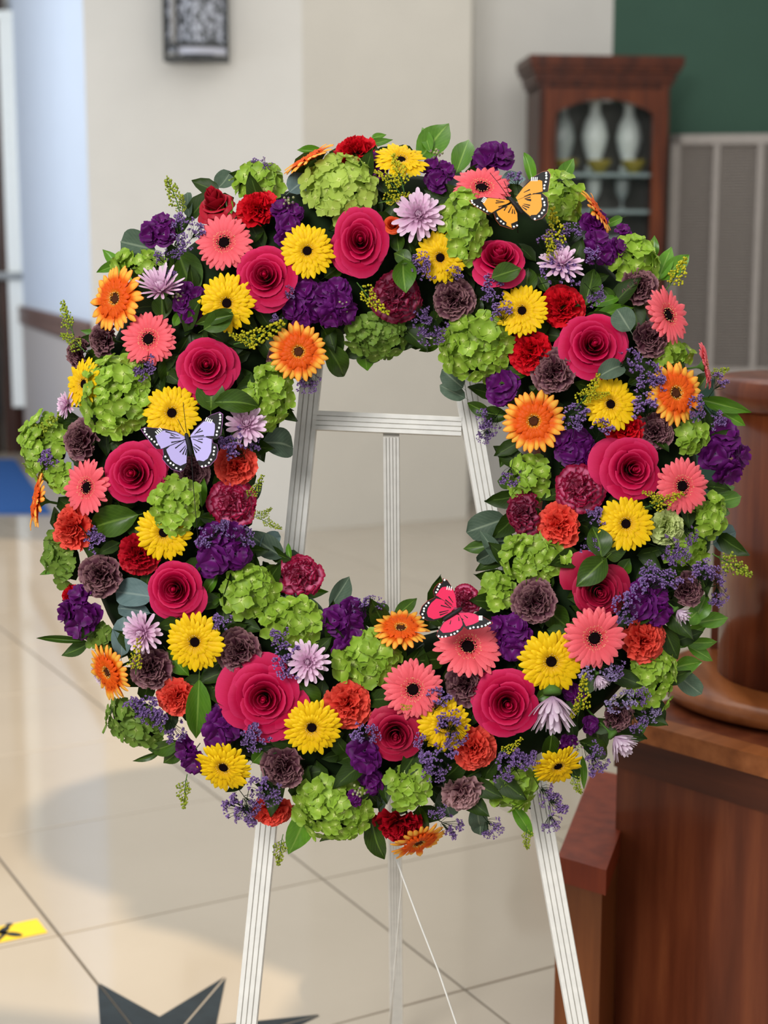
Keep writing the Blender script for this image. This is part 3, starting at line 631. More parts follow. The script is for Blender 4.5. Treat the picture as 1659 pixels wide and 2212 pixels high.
HF = [hyd_floret(i, i % 2) for i in range(5)]
HFM = {k: [b.mesh('floret', [m]) for b in HF] for k, m in (('green', HYD), ('pale', HYL), ('deep', HYK))}
mc = MB(); mc.blob((0, 0, 0), (1, 1, .8), 14, 8); HCORE = mc.mesh('core', [plain('hydrangea_core', srgb(30, 46, 14), .8, .1, vary=.3)])
# stock floret
def stk_floret(seed):
    q = random.Random(seed); b = MB()
    for lay, (n, L, up) in enumerate(((5, 1.0, .10), (4, .78, .40), (3, .5, .8))):
        for i in range(n):
            W_ = q.uniform(.46, .60); l = L*q.uniform(.85, 1.1); p = q.uniform(0, 6); am = q.uniform(.06, .16)
            def fn(s, t):
                ww = W_*math.sin(min(1, .1+t/.75)*PI/2)*(1 if t < .7 else math.sqrt(max(0, 1-((t-.7)/.33)**2)))
                return (s*ww, .05+l*t, up*t*(1-.4*t)+am*math.sin(4*s+p)*t-.18*max(0, t-.7))
            b.merge(sheet(fn, 6, 5), T(0, 0, .08*lay) @ Rz(2*PI*(i+.5*lay+q.uniform(-.15, .15))/n))
    return b
SF = [stk_floret(i).mesh('floret', [STK]) for i in range(4)]
sb = MB()
for i in range(9):
    a = i*2.4; r = .14+.10*i; sb.blob((r*math.cos(a)*.7, r*math.sin(a)*.7, .5-.06*i), (.13, .13, .2), 6, 5, 0); 
    if i % 2: sb.blob((r*math.cos(a)*.72, r*math.sin(a)*.72, .60-.06*i), (.09, .09, .14), 6, 5, 1)
sb.tube([(0, 0, -.8), (0, 0, .4)], .07, 6, 0)
SBUD = sb.mesh('buds', [BUD, STK])
# statice sprig: local y is the way it grows, z out of the wreath
def stat(seed, dense):
    q = random.Random(seed); st = MB(); bl = MB()
    st.tube([(0, -1.3, -.5), (0, -.5, -.1), (0, .1, .05)], .028, 4)
    for i in range(dense):
        x = q.uniform(-.75, .75); y = q.uniform(-.15, .95)-.25*abs(x); z = q.uniform(.0, .45)
        st.tube([(x*.15, -.5+.3*y, 0), (x*.7, y-.25, z*.7), (x, y-.05, z)], .016, 3)
        for k in range(q.randint(4, 6)):
            c = Vector((x+q.uniform(-.17, .17), y+q.uniform(-.12, .17), z+q.uniform(-.08, .14))); d = Vector((q.uniform(-1, 1)*.6, .55+q.uniform(-.3, .5), .5+q.uniform(-.2, .5))).normalized()
            M = T(c) @ d.to_track_quat('Z', 'Y').to_matrix().to_4x4()
            n = 5; r = q.uniform(.055, .085); v = [M @ Vector((0, 0, -.13))]+[M @ Vector((r*.45*math.cos(2*PI*j/n), r*.45*math.sin(2*PI*j/n), -.02)) for j in range(n)]+[M @ Vector((r*1.25*math.cos(2*PI*(j+.5)/n), r*1.25*math.sin(2*PI*(j+.5)/n), .045)) for j in range(n)]
            f = [(0, 1+(j+1) % n, 1+j) for j in range(n)]+[(1+j, 1+(j+1) % n, 6+j) for j in range(n)]+[(1+j, 6+j, 6+(j-1) % n) for j in range(n)]
            bl.add(v, f, 0, [0]+[.35]*n+[1]*n)
    return st.mesh('stem', [CORE]), bl
SV = []
for i in range(3):
    s, b = stat(i, 22); SV.append((s, b.mesh('blooms', [LIM]), b.mesh('blooms', [LIMP])))
# goldenrod spike
def gold(seed, br):
    q = random.Random(seed); st = MB(); bl = MB()
    curve = lambda t: Vector((.18*math.sin(t*2.2+seed), -1+2*t, .15*math.sin(t*3)))
    st.tube([curve(k/8) for k in range(9)], .03, 4)
    for i in range(br):
        t = .12+.88*i/(br-1); p = curve(t); L = .42*(1-t)+.10; sg = 1 if i % 2 else -1
        e = p+Vector((sg*L*.8, L*.7, q.uniform(0, .25))); st.tube([p, e], .015, 3)
        for k in range(7 if t < .85 else 5):
            w = q.uniform(.2, 1.05); c = p.lerp(e, w)+Vector((q.uniform(-.06, .06), q.uniform(-.06, .06), q.uniform(0, .09))); r = q.uniform(.038, .062)
            bl.blob(c, (r, r*1.2, r), 5, 4, 0, q.random())
    return st.mesh('stem', [GRN]), bl
GV = []
for i in range(3):
    s, b = gold(i, 16); GV.append((s, b.mesh('buds', [GOLD]), b.mesh('buds', [GOLG])))
# leaves: base at the origin, tip at y = 1, half width .5 at x = 1
def leaf(kind, seed):
    q = random.Random(seed); fold = q.uniform(.10, .30); arch = q.uniform(-.20, .24); tw = q.uniform(-.25, .25)
    def fn(s, t):
        if kind == 'pointed': ww = .5*(math.sin(PI*t**.80)**.85 if 0 < t < 1 else 0)*(1 if t < .8 else 1-.25*(t-.8)/.2)
        else: ww = .5*math.sqrt(max(0, 1-(2*min(1, max(0, t))-1)**2))*(.92+.08*t)
        ww = max(ww, .012)
        return (s*ww, t, fold*abs(s)*ww*1.2-.5*fold*ww+arch*math.sin(PI*t)-.10*t*t+tw*s*ww*t+.02*math.sin(7*t+3*s+seed))
    b = sheet(fn, 7, 10)
    b.tube([(0, -.16, -.03), (0, .02, 0)], .012, 4); b.e[-8:] = [0]*8
    return b
LV = {}
for kd, mats in (('pointed', {'salal': SAL, 'ruscus': RUS, 'euc': EUC, 'blue': EUB}), ('round', {'euc': EUC, 'blue': EUB})):
    bs = [leaf(kd, 20+i) for i in range(4)]
    for nm, m in mats.items(): LV[kd, nm] = [b.mesh('leaf', [m]) for b in bs]
# ================================================================== the wreath (positions measured on the leaning plane of the ring)
WX, WY, WR, WT = 838.0, 1045.0, 500.0, 250.0
def dome(x, y):
    a = (math.hypot(x-WX, y-WY)-WR)/WT
    return .082*math.sqrt(max(.0, 1-min(1, a*a)*.92))-.012
def normal(x, y, k):
    dx, dy = x-WX, -(y-WY); r = math.hypot(dx, dy); a = max(-1, min(1, (r-WR)/WT))*k
    return (dx/r*a, dy/r*a)
def frame(x, y, Rp, n, spin, w, sc=(1, 1, 1)):
    nx, ny = n; q = math.hypot(nx, ny)
    if q > .97: nx, ny = nx*.97/q, ny*.97/q
    nv = Vector((nx, ny, math.sqrt(1-nx*nx-ny*ny))); k = (D-w)/FPX*Rp
    return EASEL @ T(lp(x, y, w)) @ Vector((0, 0, 1)).rotation_difference(nv).to_matrix().to_4x4() @ Rz(spin) @ Sc(k*sc[0], k*sc[1], k*sc[2])
ITEMS = []     # (object, short name, x, y, look)
def note(o, short, x, y, look, group, big=True): ITEMS.append((o, short, x, y, look, group, big))
rnd = random.Random(11)
U = rnd.uniform
def gerbera(col, x, y, R, n=None, dz=0, look=None):
    n = normal(x, y, .42) if n is None else n; w = dome(x, y)+.030+dz/1000
    t = empty('gerbera', frame(x, y, R, n, U(0, 6.28), w), None, 'gerbera')
    outs, inn, fr, disc = GME[col]; N = {'yellow': 29, 'coral': 27, 'orange': 27}[col]
    for i in range(N):
        link('petal', outs[i % 3], t, T(0, 0, -.02*(i % 2)) @ Rz(2*PI*(i+U(-.22, .22))/N) @ Rx(U(-.10, .10)) @ Ry(U(-.15, .15)) @ Sc(U(.95, 1.06), U(.93, 1.05), 1))
    tag(link('inner_petals', inn, t, T(0, 0, .03)), kind='stuff'); tag(link('frill', fr, t), kind='stuff'); link('disc', disc, t); link('stem', STEM_G, t)
    note(t, col+' gerbera', x, y, look or col+' gerbera daisy', col+' gerberas in the wreath')
def rose(col, x, y, R, n=None, dz=0, kind='open', guards=(), look=None, sc=(1, 1, 1), name='rose'):
    n = normal(x, y, .34) if n is None else n; w = dome(x, y)+.030+dz/1000; sp = U(0, 6.28)
    t = empty(name, frame(x, y, R, n, 0, w, sc), None, 'rose')
    for me, a in ROSES[kind, col]: link('petal', me, t, Rz(sp+a))
    for a, s in guards: link('petal', GUARD[col], t, T(0, 0, -.05) @ Rz(math.radians(a-90)) @ Sc(s, s, 1))
    link('stem', STEM_R, t)
    note(t, {'magenta': 'pink rose', 'deep': 'deep pink rose', 'red': 'red rose', 'orange': 'orange rosebud'}[col], x, y, look or {'magenta': 'hot pink open rose', 'deep': 'deep crimson pink rose'}.get(col, col+' rose'), 'pink roses in the wreath')
CN = {'red': 'bright red carnation', 'crimson': 'crimson carnation', 'scarlet': 'coral red carnation', 'mauve': 'dusky mauve carnation', 'dusty': 'faded mauve carnation', 'striped': 'pink carnation edged burgundy', 'striped_dull': 'muted pink carnation edged burgundy', 'lime': 'pale lime carnation'}
CS = {'red': 'red carnation', 'crimson': 'crimson carnation', 'scarlet': 'coral red carnation', 'mauve': 'mauve carnation', 'dusty': 'faded carnation', 'striped': 'burgundy edged carnation', 'striped_dull': 'burgundy edged carnation', 'lime': 'lime carnation'}
def carnation(col, x, y, rx, ry, n=None, dz=0, look=None):
    R = max(rx, ry)
    if n is None:
        n = normal(x, y, .5); 
        if abs(rx-ry) > 6:
            q = math.sqrt(1-(min(rx, ry)/R)**2); dx, dy = x-WX, WY-y; s = 1 if math.hypot(dx, dy) > WR else -1
            n = (math.copysign(q, dx*s), n[1]*.4) if rx < ry else (n[0]*.4, math.copysign(q, dy*s))
    w = dome(x, y)+.022+dz/1000
    t = empty('carnation', frame(x, y, R*1.02, n, U(0, 6.28), w), None, 'carnation')
    outs, inn = CME[col]
    for i, (a, phi, k) in enumerate(CARN_SPOT):
        link('petal', outs[(i+int(x)) % 4], t, T(0, 0, -.36) @ Rz(a) @ Rx(PI/2-phi) @ Sc(k*(1 if i < 9 else .93), k, 1))
    tag(link('inner_petals', inn, t), kind='stuff'); link('stem', STEM_R, t, T(0, 0, -.2))
    note(t, CS[col], x, y, look or CN[col], CN[col].split(' edged')[0]+'s in the wreath')
def mum(x, y, R, n=None, dz=0, col='lilac', look=None, close=0):
    n = normal(x, y, .4) if n is None else n; w = dome(x, y)+.034+dz/1000
    t = empty('chrysanthemum', frame(x, y, R, n, U(0, 6.28), w), None, 'chrysanthemum'); outs, inn = MME[col]
    for i in range(17): link('petal', outs[0], t, Rz(2*PI*(i+U(-.3, .3))/17) @ Rx(U(-.12, .12)+math.radians(close)) @ Sc(.62 if close else 1, U(.86, 1.06), 1))
    for i in range(15): link('petal', outs[1], t, T(0, 0, .05) @ Rz(2*PI*(i+.5+U(-.3, .3))/15) @ Rx(U(.08, .3)+math.radians(close)) @ Sc(.62 if close else 1, U(.86, 1.04), 1))
    tag(link('inner_petals', inn, t), kind='stuff'); link('stem', STEM_G, t)
    note(t, 'lilac chrysanthemum', x, y, look or 'lilac chrysanthemum', 'chrysanthemums in the wreath')
def spots(rx, ry, r, n):
    out = []; k = 0
    while len(out) < n and k < 4000:
        k += 1; a, q = U(0, 6.28), math.sqrt(U(0, 1)); p = (q*math.cos(a)*rx, q*math.sin(a)*ry)
        if all(math.hypot(p[0]-o[0], p[1]-o[1]) > r*(1-k/5200) for o in out): out.append(p)
    return out
def hydrangea(col, x, y, rx, ry, rot=0, dz=0, fr=27, look=None):
    fr *= .84
    """dome of four-sepalled florets"""
    n0 = normal(x, y, .45); w = dome(x, y)+.004+dz/1000; k = (D-w)/FPX
    t = empty('hydrangea', frame(x, y, 1, n0, math.radians(rot), w), None, 'hydrangea')
    H_ = .62*min(rx, ry); link('core', HCORE, t, T(0, 0, -6) @ Sc(rx*.80, ry*.80, H_*.95))
    ax, ay = max(4, rx-fr*.50), max(4, ry-fr*.50); N = max(6, int(1.9*ax*ay/(fr*fr*.62)+6))
    for px, py in spots(ax, ay, fr*1.22, N):
        u, v = px/rx, py/ry; h = math.sqrt(max(.05, 1-u*u-v*v)); nv = Vector((u*.95+U(-.38, .38), v*.95+U(-.38, .38), h+.15)).normalized(); s = fr*U(.80, 1.22)
        link('floret', HFM[col][rnd.randrange(5)], t, T(px, py, H_*h+U(-15, 9)) @ Vector((0, 0, 1)).rotation_difference(nv).to_matrix().to_4x4() @ Rz(U(0, 6.28)) @ Sc(s))
    st = link('stem', STEM_G, t, T(0, 0, -8) @ Sc(34))
    note(t, 'green hydrangea', x, y, look or {'green': 'lime green hydrangea cluster', 'pale': 'pale yellow green hydrangea cluster', 'deep': 'darker green hydrangea cluster'}[col], 'hydrangea clusters in the wreath')
def stock(x, y, rx, ry, dz=0, fr=26, buds=None, look=None):
    n0 = normal(x, y, .4); w = dome(x, y)+.006+dz/1000
    t = empty('stock_flower', frame(x, y, 1, n0, 0, w), None, 'stock flower')
    H_ = .5*min(rx, ry); ax, ay = max(3, rx-fr*.72), max(3, ry-fr*.72); N = max(2, int(1.7*ax*ay/(fr*fr*.7)+2))
    for px, py in spots(ax, ay, fr*1.15, N):
        u, v = px/rx, py/ry; h = math.sqrt(max(.1, 1-u*u-v*v)); nv = Vector((u+U(-.3, .3), v+U(-.3, .3), h+.15)).normalized(); s = fr*U(.9, 1.15)
        link('floret', SF[rnd.randrange(4)], t, T(px, py, H_*h+U(-4, 5)) @ Vector((0, 0, 1)).rotation_difference(nv).to_matrix().to_4x4() @ Rz(U(0, 6.28)) @ Sc(s))
    link('stem', STEM_G, t, T(0, 0, 0) @ Sc(26))
    if buds: tag(link('buds', SBUD, t, T(buds[0]-x, y-buds[1], H_+6) @ Rz(U(0, 6)) @ Sc(24)), 'unopened pale green buds', kind='stuff')
    note(t, 'violet stock', x, y, look or 'deep violet stock flower', 'stock flowers in the wreath')
def sprig(kind, x, y, R, ang=None, dz=0, var=0, look=None):
    """ang: the way it grows in the plane of the ring, degrees from the horizontal"""
    a = math.radians(ang if ang is not None else math.degrees(math.atan2(WY-y, x-WX))+U(-50, 50)); n = normal(x, y, .5); w = dome(x, y)+.036+dz/1000; R *= 1.15
    if kind == 'statice':
        t = empty('statice_sprig', frame(x, y, R, n, 0, w), None, 'statice'); s, b1, b2 = SV[rnd.randrange(3)]; m = Rz(a-PI/2) @ T(0, -.4, 0)
        link('stem', s, t, m); tag(link('blooms', b2 if var else b1, t, m), kind='stuff'); note(t, 'lavender statice', x, y, look or ('pale lavender statice sprig' if var else 'lavender statice sprig'), 'statice sprigs in the wreath', False)
    else:
        t = empty('goldenrod_sprig', frame(x, y, R, n, 0, w), None, 'goldenrod'); s, b1, b2 = GV[rnd.randrange(3)]; m = Rz(a-PI/2)
        link('stem', s, t, m); tag(link('buds', b2 if var else b1, t, m), kind='stuff'); note(t, 'goldenrod', x, y, look or ('green budded goldenrod spike' if var else 'yellow goldenrod spike'), 'goldenrod spikes in the wreath', False)
def leaf_at(kind, col, x0, y0, x1, y1, wd, dz=0, tilt=0, look=None):
    """from base pixel to tip pixel on the ring's plane; wd = width"""
    w0, w1 = dome(x0, y0)+dz/1000, dome(x1, y1)*.8+dz/1000+.004
    p, q = lp(x0, y0, w0), lp(x1, y1, w1); Y = (q-p); L = Y.length; Y.normalize()
    Z = Vector((0, 0, 1)); X = Y.cross(Z).normalized(); Z = X.cross(Y)
    m = Matrix((( X.x, Y.x, Z.x, p.x), (X.y, Y.y, Z.y, p.y), (X.z, Y.z, Z.z, p.z), (0, 0, 0, 1)))
    W_ = wd*(D-w0)/FPX
    nm = 'eucalyptus_leaf' if col in ('euc', 'blue') else col+'_leaf'
    o = link(nm, LV[kind, col][rnd.randrange(4)], None, EASEL @ m @ Ry(math.radians(tilt+U(-16, 16))) @ Sc(W_, L, (W_+L)/2)); tag(o, None, 'leaf')
    note(o, 'leaf', (x0+x1)/2, (y0+y1)/2, look or {'salal': 'dark green pointed leaf', 'ruscus': 'bright green pointed leaf', 'euc': 'grey green rounded leaf' if kind == 'round' else 'grey green pointed leaf', 'blue': 'blue grey eucalyptus leaf'}[col], 'loose leaves in the wreath', False)
# ring base: foam ring, dark foliage packed over it
def base():
    t = empty('wreath_base', EASEL @ T(lp(WX, WY, 0)), 'round wreath base packed with dark foliage under all the flowers, on the easel', 'wreath')
    k = D/FPX; m = MB(); N, n = 72, 14; v = []
    for i in range(N):
        a = 2*PI*i/N
        for j in range(n):
            b = 2*PI*j/n; r = (WR+WT*.66*math.cos(b))*k; v.append((r*math.cos(a), r*math.sin(a), .010+(.048 if math.sin(b) > 0 else .05)*math.sin(b)))
    m.add(v, [(i*n+j, i*n+(j+1) % n, ((i+1) % N)*n+(j+1) % n, ((i+1) % N)*n+j) for i in range(N) for j in range(n)])
    link('foam_ring', m.mesh('foam_ring', [CORE]), t)
    m = MB(); lf = leaf('pointed', 5); sm = sheet(lambda s, t_: (s*.5*math.sin(PI*t_**.8)**.85 if 0 < t_ < 1 else 0, t_, .12*math.sin(PI*t_)+.1*abs(s)), 3, 5)
    for i in range(640):
        a = U(0, 2*PI); q = U(-1, 1); r = (WR+WT*.86*q)*k; z = .070*math.sqrt(max(0, 1-q*q*.9))-.010+U(-.006, .012); L = U(.030, .055)
        M = T(r*math.cos(a), r*math.sin(a), z) @ Rz(U(0, 6.28)) @ Rx(U(-.2, .6)) @ Ry(U(-.5, .5)) @ Sc(L*.5, L, L); m.merge(sm, M)
    tag(link('foliage', m.mesh('foliage', [leafmat('deep_leaf', srgb(32, 50, 10), srgb(54, 80, 18), srgb(80, 104, 40), .5, .25)]), t), kind='stuff')
base()
# ---------------------------------------------------------------- gerberas
for a in (
 ('coral', 485, 525, 64), ('coral', 322, 733, 62), ('coral', 190, 1053, 63, (-.5, .05)), ('coral', 1040, 408, 66, (.05, .55), 0), ('coral', 1440, 682, 66, (.62, .25)),
 ('coral', 1522, 790, 52, (.95, .15), -10, 'coral gerbera seen edge on'), ('coral', 1472, 1050, 62, (.25, .0)), ('coral', 1283, 1378, 70, (.1, -.05), 8), ('coral', 1010, 1398, 74, (.05, .42)), ('coral', 892, 1489, 66, (0, .05), 4),
 ('yellow', 866, 348, 60, (.08, .66)), ('yellow', 664, 543, 61), ('yellow', 491, 655, 64, (-.1, -.12)), ('yellow', 952, 557, 58, (-.2, -.1), -4), ('yellow', 1128, 672, 58, (-.15, .1)), ('yellow', 1318, 874, 60, (.1, .1)),
 ('yellow', 1351, 1132, 63, (.05, .1)), ('yellow', 184, 830, 58, (-.62, .1)), ('yellow', 372, 893, 64, (0, .12)), ('yellow', 354, 1150, 62, (0, -.1)), ('yellow', 422, 1386, 66, (-.1, -.1)), ('yellow', 1190, 1428, 72, (.05, -.12)),
 ('yellow', 674, 1570, 64, (0, -.2)), ('yellow', 958, 1564, 60, (0, -.1), -4), ('yellow', 484, 1655, 64, (-.2, -.45)), ('yellow', 1204, 1652, 58, (.25, -.62)),
 ('orange', 253, 646, 74, (-.56, .08), 16), ('orange', 645, 760, 65, (.05, -.05), 6), ('orange', 1153, 910, 69, (-.1, 0)), ('orange', 1457, 850, 72, (.35, .1)),
 ('orange', 668, 347, 64, (-.50, .82), 0, 'orange gerbera seen edge on, facing upward'), ('orange', 1287, 458, 55, (.80, .50), 0, 'orange gerbera seen edge on, facing outward'), ('orange', 84, 1080, 66, (-.93, .18), 0, 'orange gerbera seen edge on'),
 ('orange', 237, 1450, 66, (-.68, -.30)), ('orange', 866, 1360, 62, (0, .80)), ('orange', 902, 1815, 66, (.34, -.76), 0, 'orange gerbera facing steeply downward')): gerbera(*a)
# ---------------------------------------------------------------- roses
rose('magenta', 778, 520, 70, (.0, 0), 6, 'open', ((205, .95), (-15, .8), (330, .8)), sc=(.86, 1.08, 1))
rose('magenta', 573, 596, 66, (-.05, .05), 10, 'open', ((215, .98), (275, .95)))
rose('magenta', 1078, 552, 62, (0, .52), 4, 'tight', ((240, .95), (300, .95)))
rose('magenta', 1282, 745, 72, (.0, .1), 8, 'open', ((200, 1.0), (20, .95), (310, .9)))
rose('magenta', 1367, 1014, 68, (.1, 0), 6, 'open', ((160, 1.15), (280, .85)))
rose('magenta', 288, 1022, 67, (-.1, 0), 8, 'open', ((45, 1.0), (350, .85)))
rose('magenta', 445, 790, 62, (.1, .1), 2, 'open', ((250, 1.1), (10, 1.0), (-30, .9)))
rose('magenta', 377, 1272, 66, (-.05, 0), 4, 'tight', ((235, .9), (315, .95)))
rose('magenta', 570, 1508, 76, (0, 0), 4, 'open', ((160, 1.2), (195, 1.1), (275, 1.1), (320, 1.2), (95, 1.05)), 'largest hot pink rose with flared outer petals')
rose('magenta', 1095, 1520, 72, (.0, 0), 8, 'open', ((150, .95), (300, .85)))
rose('deep', 1293, 1278, 60, (.05, -.1), -6, 'tight', ((20, 1.05), (130, 1.3), (-20, 1.0)))
rose('deep', 854, 1586, 62, (0, -.15), 0, 'open', ((120, .9), (260, .9)))
rose('red', 464, 434, 46, (-.22, .62), 6, 'tight', ((200, .95), (300, 1.0)), 'red rosebud standing upright', sc=(.95, .95, 1.7))
rose('orange', 848, 484, 24, (.0, .3), 0, 'tight', (), 'small orange rosebud')
# ---------------------------------------------------------------- carnations
for a in (
 ('red', 770, 320, 50, 27, (.0, .78)), ('red', 556, 444, 48, 37, (-.1, .5)), ('red', 1216, 663, 50, 50), ('red', 1146, 758, 46, 50, (-.25, 0)), ('red', 1349, 926, 47, 38, (0, .1), -6), ('crimson', 297, 1196, 46, 48, (-.15, -.05)),
 ('scarlet', 586, 1757, 49, 30, (-.1, -.75)), ('crimson', 862, 1787, 57, 32, (0, -.8)), ('red', 150, 1288, 26, 30, (-.85, 0), -8),
 ('scarlet', 513, 1003, 48, 46, (.2, .1)), ('scarlet', 1202, 1134, 40, 53, (-.55, 0)), ('scarlet', 150, 1142, 38, 53, (-.6, -.1)), ('scarlet', 377, 1510, 40, 44, (-.2, -.2)), ('scarlet', 752, 1521, 54, 54), ('scarlet', 1025, 1622, 43, 50, (.1, -.3)), ('scarlet', 1393, 1384, 48, 55, (.3, -.1)),
 ('mauve', 979, 648, 48, 48), ('mauve', 1386, 615, 43, 43, (.3, .3)), ('mauve', 1198, 802, 51, 51, None, 6), ('mauve', 1412, 728, 43, 40, (.4, .1)), ('mauve', 1421, 932, 38, 42, (.3, 0), -4), ('mauve', 168, 952, 35, 50, (-.6, 0)), ('mauve', 217, 730, 28, 42, (-.7, .1)),
 ('mauve', 210, 1243, 43, 50, (-.4, -.1)), ('mauve', 322, 1448, 50, 42, (-.3, -.3)), ('mauve', 517, 1408, 48, 52, (0, 0), -4), ('mauve', 610, 1664, 50, 45, (-.1, -.4)), ('mauve', 1155, 1300, 50, 52), ('mauve', 1008, 1482, 50, 42, (0, -.1), -4), ('dusty', 999, 1720, 50, 35, (0, -.65)),
 ('mauve', 1337, 1553, 40, 38, (.35, -.4)), ('mauve', 1492, 1275, 35, 40, (.5, -.1)), ('mauve', 412, 1024, 42, 38, None, -14), ('mauve', 165, 762, 24, 40, (-.85, .1), -10), ('mauve', 612, 776, 30, 34, None, -10),
 ('striped_dull', 856, 640, 56, 58), ('striped', 1251, 1053, 57, 54), ('striped', 506, 1090, 48, 56, (.35, 0)), ('striped', 652, 1240, 54, 40, (.3, .55)), ('striped_dull', 1125, 1106, 26, 53, (-.85, 0)), ('striped', 1004, 1292, 34, 36, (-.2, .5), -6),
 ('lime', 1442, 1137, 41, 40, (.2, 0))): carnation(*a)
# ---------------------------------------------------------------- chrysanthemums
mum(904, 466, 58, (0, .05), 6); mum(349, 630, 60, (-.05, .62), 6, 'lilac', 'half open lilac chrysanthemum', 30); mum(1212, 572, 52, (.05, .62), 2); mum(531, 920, 50, (.15, .35), -2); mum(310, 1366, 50, (-.4, -.1), 2, 'lilac', 'sparse lilac chrysanthemum'); mum(665, 1430, 49, (0, .1), 6)
mum(1193, 1500, 88, (.02, -.94), 2, 'pale', 'pale chrysanthemum hanging head down', 60); mum(1326, 1590, 54, (.66, -.66), 6, 'pale', 'small white pink chrysanthemum on the rim', 50); mum(1462, 1318, 34, (.68, -.62), 8, 'pale', 'tiny white pink chrysanthemum', 55); mum(1290, 1458, 34, (.4, -.85), 4, 'pale', 'tiny pale chrysanthemum under statice', 55)
mum(146, 875, 32, (-.8, .1), -8, 'lilac', 'lilac chrysanthemum facing outward'); mum(226, 1456, 36, (-.8, -.4), -26, 'pale', 'pale pink chrysanthemum tucked behind an orange gerbera')
# ---------------------------------------------------------------- hydrangeas
for a in (
 ('pale', 735, 412, 84, 84, 0, 4), ('green', 556, 396, 58, 48), ('green', 1002, 492, 56, 86, 0, 22), ('green', 1212, 432, 46, 70), ('green', 1362, 562, 70, 52), ('deep', 815, 722, 68, 56, 0, 0, 24), ('green', 1028, 748, 82, 78, 0, 6),
 ('green', 576, 855, 56, 88, -20, 4, 24), ('green', 256, 858, 86, 92, 0, 10), ('green', 100, 962, 58, 76, 0, 0, 25), ('green', 132, 1030, 36, 34, 0, 4), ('green', 380, 1092, 52, 68, 0, 30, 25), ('deep', 136, 1205, 44, 62, 20, 0, 25), ('green', 536, 1280, 66, 58, 0, 2, 30), ('green', 632, 1345, 66, 56, 0, 4, 30),
 ('green', 795, 1430, 74, 66, 0, 4, 32), ('deep', 295, 1556, 76, 54, -15, 0, 25), ('green', 722, 1738, 84, 86, 0, 2, 27), ('green', 882, 1690, 52, 56, 0, 6, 28), ('green', 1106, 1692, 58, 54, 0, -2, 30), ('green', 1156, 1205, 80, 56, 0, 6, 26), ('green', 1078, 1282, 36, 42, 0, 8, 26), ('green', 1146, 1035, 48, 56, 0, 0, 26),
 ('green', 1450, 764, 56, 30, 0, -6, 25), ('green', 1490, 947, 34, 36, 0, 6, 26), ('green', 1522, 1112, 44, 52, 0, 0, 26), ('green', 1482, 1186, 50, 34, 0, 0, 26), ('green', 1402, 1466, 64, 74, -20, 2, 25), ('green', 300, 572, 62, 30, 0, -6, 24), ('deep', 222, 1376, 32, 34, 0, -6, 24)): hydrangea(*a)
# ---------------------------------------------------------------- stocks
for a in ((345, 505, 44, 38), (620, 485, 38, 54, 4, 26, (625, 445)), (410, 655, 34, 46, 0, 24, (392, 646)), (652, 655, 46, 52, 0, 28), (720, 655, 50, 54, 4, 28, (738, 660)), (812, 370, 32, 34, -2), (940, 385, 38, 36, -4, 24, (942, 342)), (1068, 354, 42, 40, 0, 32), (1276, 488, 32, 30), (1296, 542, 62, 36, 0, 26), (1342, 512, 20, 28, 2, 17),
 (1087, 845, 32, 40, 4, 34, None), (1240, 972, 52, 48, -4, 30), (1556, 976, 58, 70, 0, 36), (478, 1192, 64, 62, 0, 36), (190, 1316, 56, 56, 0, 32), (744, 1340, 50, 50, 0, 36), (750, 1396, 34, 34, -6, 28), (1102, 1374, 46, 62, 0, 28), (1404, 1290, 56, 58, 0, 32), (478, 1570, 46, 50, 0, 32), (420, 1622, 42, 38, 2, 34), (792, 1618, 42, 46, 2, 36), (802, 1688, 26, 30, -4, 24), (1236, 1500, 28, 26, -4, 20), (1274, 1560, 18, 24, 2, 18), (765, 1722, 16, 18, 22, 16, (775, 1700)), (1222, 1600, 20, 24, 12, 16, (1240, 1606)), (1020, 1105, 1, 1, -60)):
    if a[2] > 2: stock(*a)
